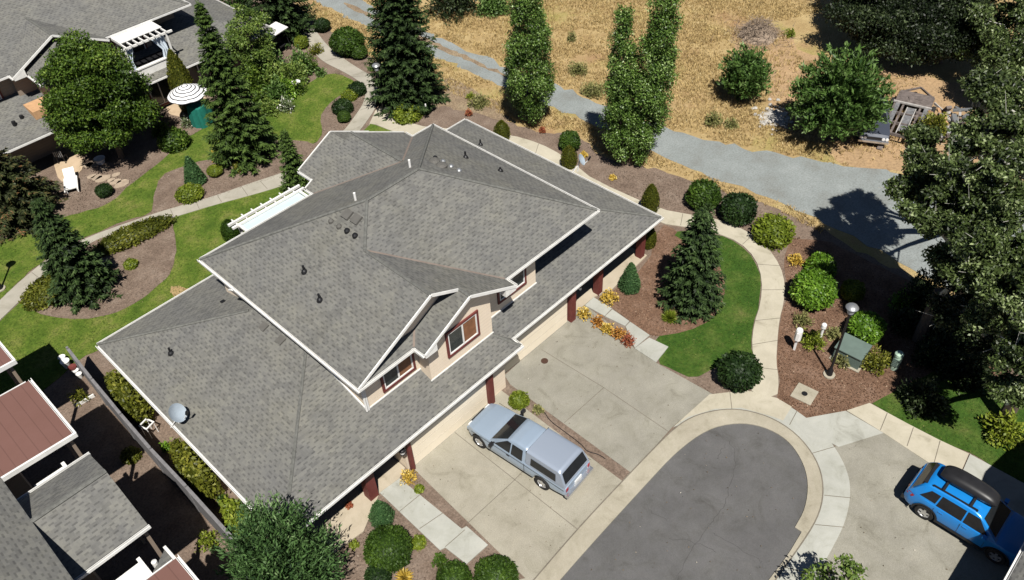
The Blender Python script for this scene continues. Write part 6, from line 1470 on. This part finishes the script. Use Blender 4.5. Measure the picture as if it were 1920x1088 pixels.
# green draped cover
MT['greencloth'] = simple('green_cloth', (.010, .14, .105), .8, var=.15, scale=4)
p = at(383, 230); k = MB(); n_ = 28; V = []
for j, (f_, z) in enumerate(((1.06, 0), (1.03, .5), (1.0, 1.1), (.94, 1.45), (.6, 1.62), (.0, 1.68))):
    for i in range(n_):
        th = 6.2832 * i / n_; fold = 1 + (.05 * math.sin(th * 9) if j < 4 else 0); c_, s_ = math.cos(th), math.sin(th); q = (abs(c_) ** 4 + abs(s_) ** 4) ** -.25
        V.append((.68 * f_ * q * c_ * fold, .60 * f_ * q * s_ * fold, z + (.06 * math.sin(th * 3) if 2 < j < 5 else 0)))
k.mesh(V, [(j * n_ + i, j * n_ + (i + 1) % n_, (j + 1) * n_ + (i + 1) % n_, (j + 1) * n_ + i) for j in range(5) for i in range(n_)])
small(k, 'draped_cover', MT['greencloth'], (p.x, p.y, 0), 'dark green cloth cover draped to the ground beside the striped umbrella', 'cover', smooth=True, rz=.5)
# lounge chair
a = at(130, 315, .35); b = at(134, 362, .35); dlt = a - b
t = thing('sun_lounger', 'white sun lounger on the brown bed below the tan patio', 'sun lounger', ((a.x + b.x) / 2, (a.y + b.y) / 2, 0), math.atan2(dlt.y, dlt.x))
sub(MB().box((-.95, -.32, .30), (.30, .32, .36)), 'seat', 'white', t)
sub(MB().mesh([(.30, -.32, .30), (.95, -.32, .62), (.95, .32, .62), (.30, .32, .30), (.30, -.32, .37), (.92, -.32, .68), (.92, .32, .68), (.30, .32, .37)], [(3, 2, 1, 0), (4, 5, 6, 7), (0, 1, 5, 4), (1, 2, 6, 5), (2, 3, 7, 6), (3, 0, 4, 7)]), 'backrest', 'white', t)
for x in (-.9, .25):
    for y in (-.3, .3): sub(MB().box((x - .04, y - .03, 0), (x + .04, y + .03, .30)), 'leg', 'white', t)
for y in (-.36, .36): sub(MB().box((-1.15, y - .035, .24), (.35, y + .035, .36)), 'side_rail', 'white', t)
# small grill beside it, chairs, birdbath, swing seat
p = at(120, 304); t = thing('metal_chair', 'dark metal chair on the tan patio above the white lounger', 'chair', (p.x, p.y, .04), .8)
sub(MB().box((-.24, -.24, .42), (.24, .24, .46)), 'seat', 'darkmetal', t); k = MB(); [k.box((-.24, -.24 + q * .115, .5), (-.2, -.2 + q * .115, .9)) for q in range(5)]; sub(k, 'backrest', 'greymetal', t)
for x in (-.22, .22):
    for y in (-.22, .22): sub(MB().box((x - .02, y - .02, 0), (x + .02, y + .02, .42)), 'leg', 'darkmetal', t)
p = at(389, 150); t = thing('patio_chair', 'white chair behind the striped umbrella by the house wall', 'chair', (p.x, p.y, .04), 1.9)
sub(MB().box((-.27, -.27, .40), (.27, .27, .45)), 'seat', 'white', t); sub(MB().box((-.29, -.27, .45), (-.24, .27, .95)), 'backrest', 'white', t)
for x in (-.24, .24):
    for y in (-.24, .24): sub(MB().box((x - .025, y - .025, 0), (x + .025, y + .025, .40)), 'leg', 'white', t)
p = at(304, 190); t = thing('garden_bench', 'white bench by the patio door of the upper left house', 'bench', (p.x, p.y, .04), .15)
sub(MB().box((-.6, -.2, .40), (.6, .2, .45)), 'seat', 'white', t); sub(MB().box((-.6, .2, .5), (.6, .24, .9)), 'backrest', 'white', t)
for x in (-.55, .55): sub(MB().box((x - .04, -.2, 0), (x + .04, .2, .40)), 'leg', 'white', t)
p = at(559, 172); t = thing('birdbath', 'white birdbath at the lawn edge of the flower border', 'birdbath', (p.x, p.y, 0))
k = MB(); k.lathe([(.18, 0), (.1, .1), (.07, .6)], n=12); sub(k, 'pedestal', 'galv', t); k = MB(); k.lathe([(.05, .58), (.28, .68), (.32, .76), (.26, .72), (0, .66)], n=16); sub(k, 'bowl', 'galv', t)
p = at(190, 306); t = thing('garden_basin', 'white basin in the shade under the broad tree', 'basin', (p.x, p.y, 0))
k = MB(); k.lathe([(.22, 0), (.25, .08), (.32, .30), (.36, .36), (.28, .32), (0, .28)], n=16); sub(k, 'bowl', 'galv', t)
p = at(524, 101); t = thing('swing_seat', 'garden swing seat with a white canopy among the border bushes at the top', 'swing seat', (p.x, p.y, 0), .25)
sub(MB().mesh([(-.95, -.55, 1.75), (.95, -.55, 1.75), (.95, .55, 1.95), (-.95, .55, 1.95), (-.95, -.55, 1.80), (.95, -.55, 1.80), (.95, .55, 2.0), (-.95, .55, 2.0)], [(3, 2, 1, 0), (4, 5, 6, 7), (0, 1, 5, 4), (1, 2, 6, 5), (2, 3, 7, 6), (3, 0, 4, 7)]), 'canopy', 'white', t)
k = MB(); [k.tube((s * .9, y, 0), (s * .9, 0, 1.8), .025, n=6) for s in (1, -1) for y in (-.5, .5)]; k.tube((-.9, 0, 1.78), (.9, 0, 1.78), .025, n=6); sub(k, 'frame', 'darkmetal', t)
sub(MB().box((-.7, -.2, .45), (.7, .25, .53)), 'seat', 'darkmetal', t); sub(MB().box((-.7, .25, .5), (.7, .31, 1.0)), 'backrest', 'darkmetal', t)
p = at(462, 113); t = thing('slatted_table', 'pale slatted garden table right of the tall spruce', 'table', (p.x, p.y, 0), .2)
k = MB(); [k.box((-.8, -.5 + q * .2, .70), (.8, -.36 + q * .2, .74)) for q in range(5)]; sub(k, 'tabletop', 'galv', t)
for x in (-.7, .7):
    for y in (-.4, .4): sub(MB().box((x - .03, y - .03, 0), (x + .03, y + .03, .70)), 'leg', 'galv', t)
# side yard bits
for (q, r_, lab) in (((117, 672), .16, 'white pot farthest up the line of things against the fence'), ((124, 682), .2, 'white pot second from the lawn against the fence'), ((142, 696), .14, 'white pot beside the red one against the fence'), ((148, 702), .13, 'white pot nearest the lit corner against the fence')):
    p = at(*q, .25); k = MB(); k.lathe([(r_ * .7, 0), (r_, r_ * 2), (r_ * 1.1, r_ * 2.1), (0, r_ * 1.9)], n=12); small(k, 'flower_pot', MT['white'], (p.x, p.y, .02), lab, 'flower pot', 'pots along the fence', True)
p = at(138, 692, .25); k = MB(); k.lathe([(.13, 0), (.18, .36), (.2, .4), (0, .36)], n=12); small(k, 'flower_pot', MT['brownpost'], (p.x, p.y, .02), 'red brown pot between the white pots against the fence', 'flower pot', 'pots along the fence', True)
k = MB(); a, b = at(141, 766), at(178, 744); k.beam((a.x, a.y, .1), (b.x, b.y, .1), .06, .2); o = k.build('bed_edging', MT['white'], origin=(a.x, a.y, 0)); tag(o, 'white low edging board in the lit corner of the side yard', 'edging')
p = at(279, 803, .4); t = thing('metal_stand', 'small white metal stand between the two hedges on the left side', 'stand', (p.x, p.y, 0), .3)
k = MB(); [k.tube((x, y, 0), (x, y, .7), .02, n=6) for x in (-.2, .2) for y in (-.2, .2)]; sub(k, 'leg', 'galv', t); k = MB(); k.box((-.24, -.24, .68), (.24, -.18, .72)); k.box((-.24, .18, .68), (.24, .24, .72)); k.box((-.24, -.18, .68), (-.18, .18, .72)); k.box((.18, -.18, .68), (.24, .18, .72)); sub(k, 'rim', 'galv', t)
p = at(800, 214); k = MB(); k.lathe([(.05, 0), (.05, .75), (0, .78)], n=8); small(k, 'marker_post', MT['galv'], (p.x, p.y, 0), 'thin white post right of the bright mound under the large fir', 'marker post')
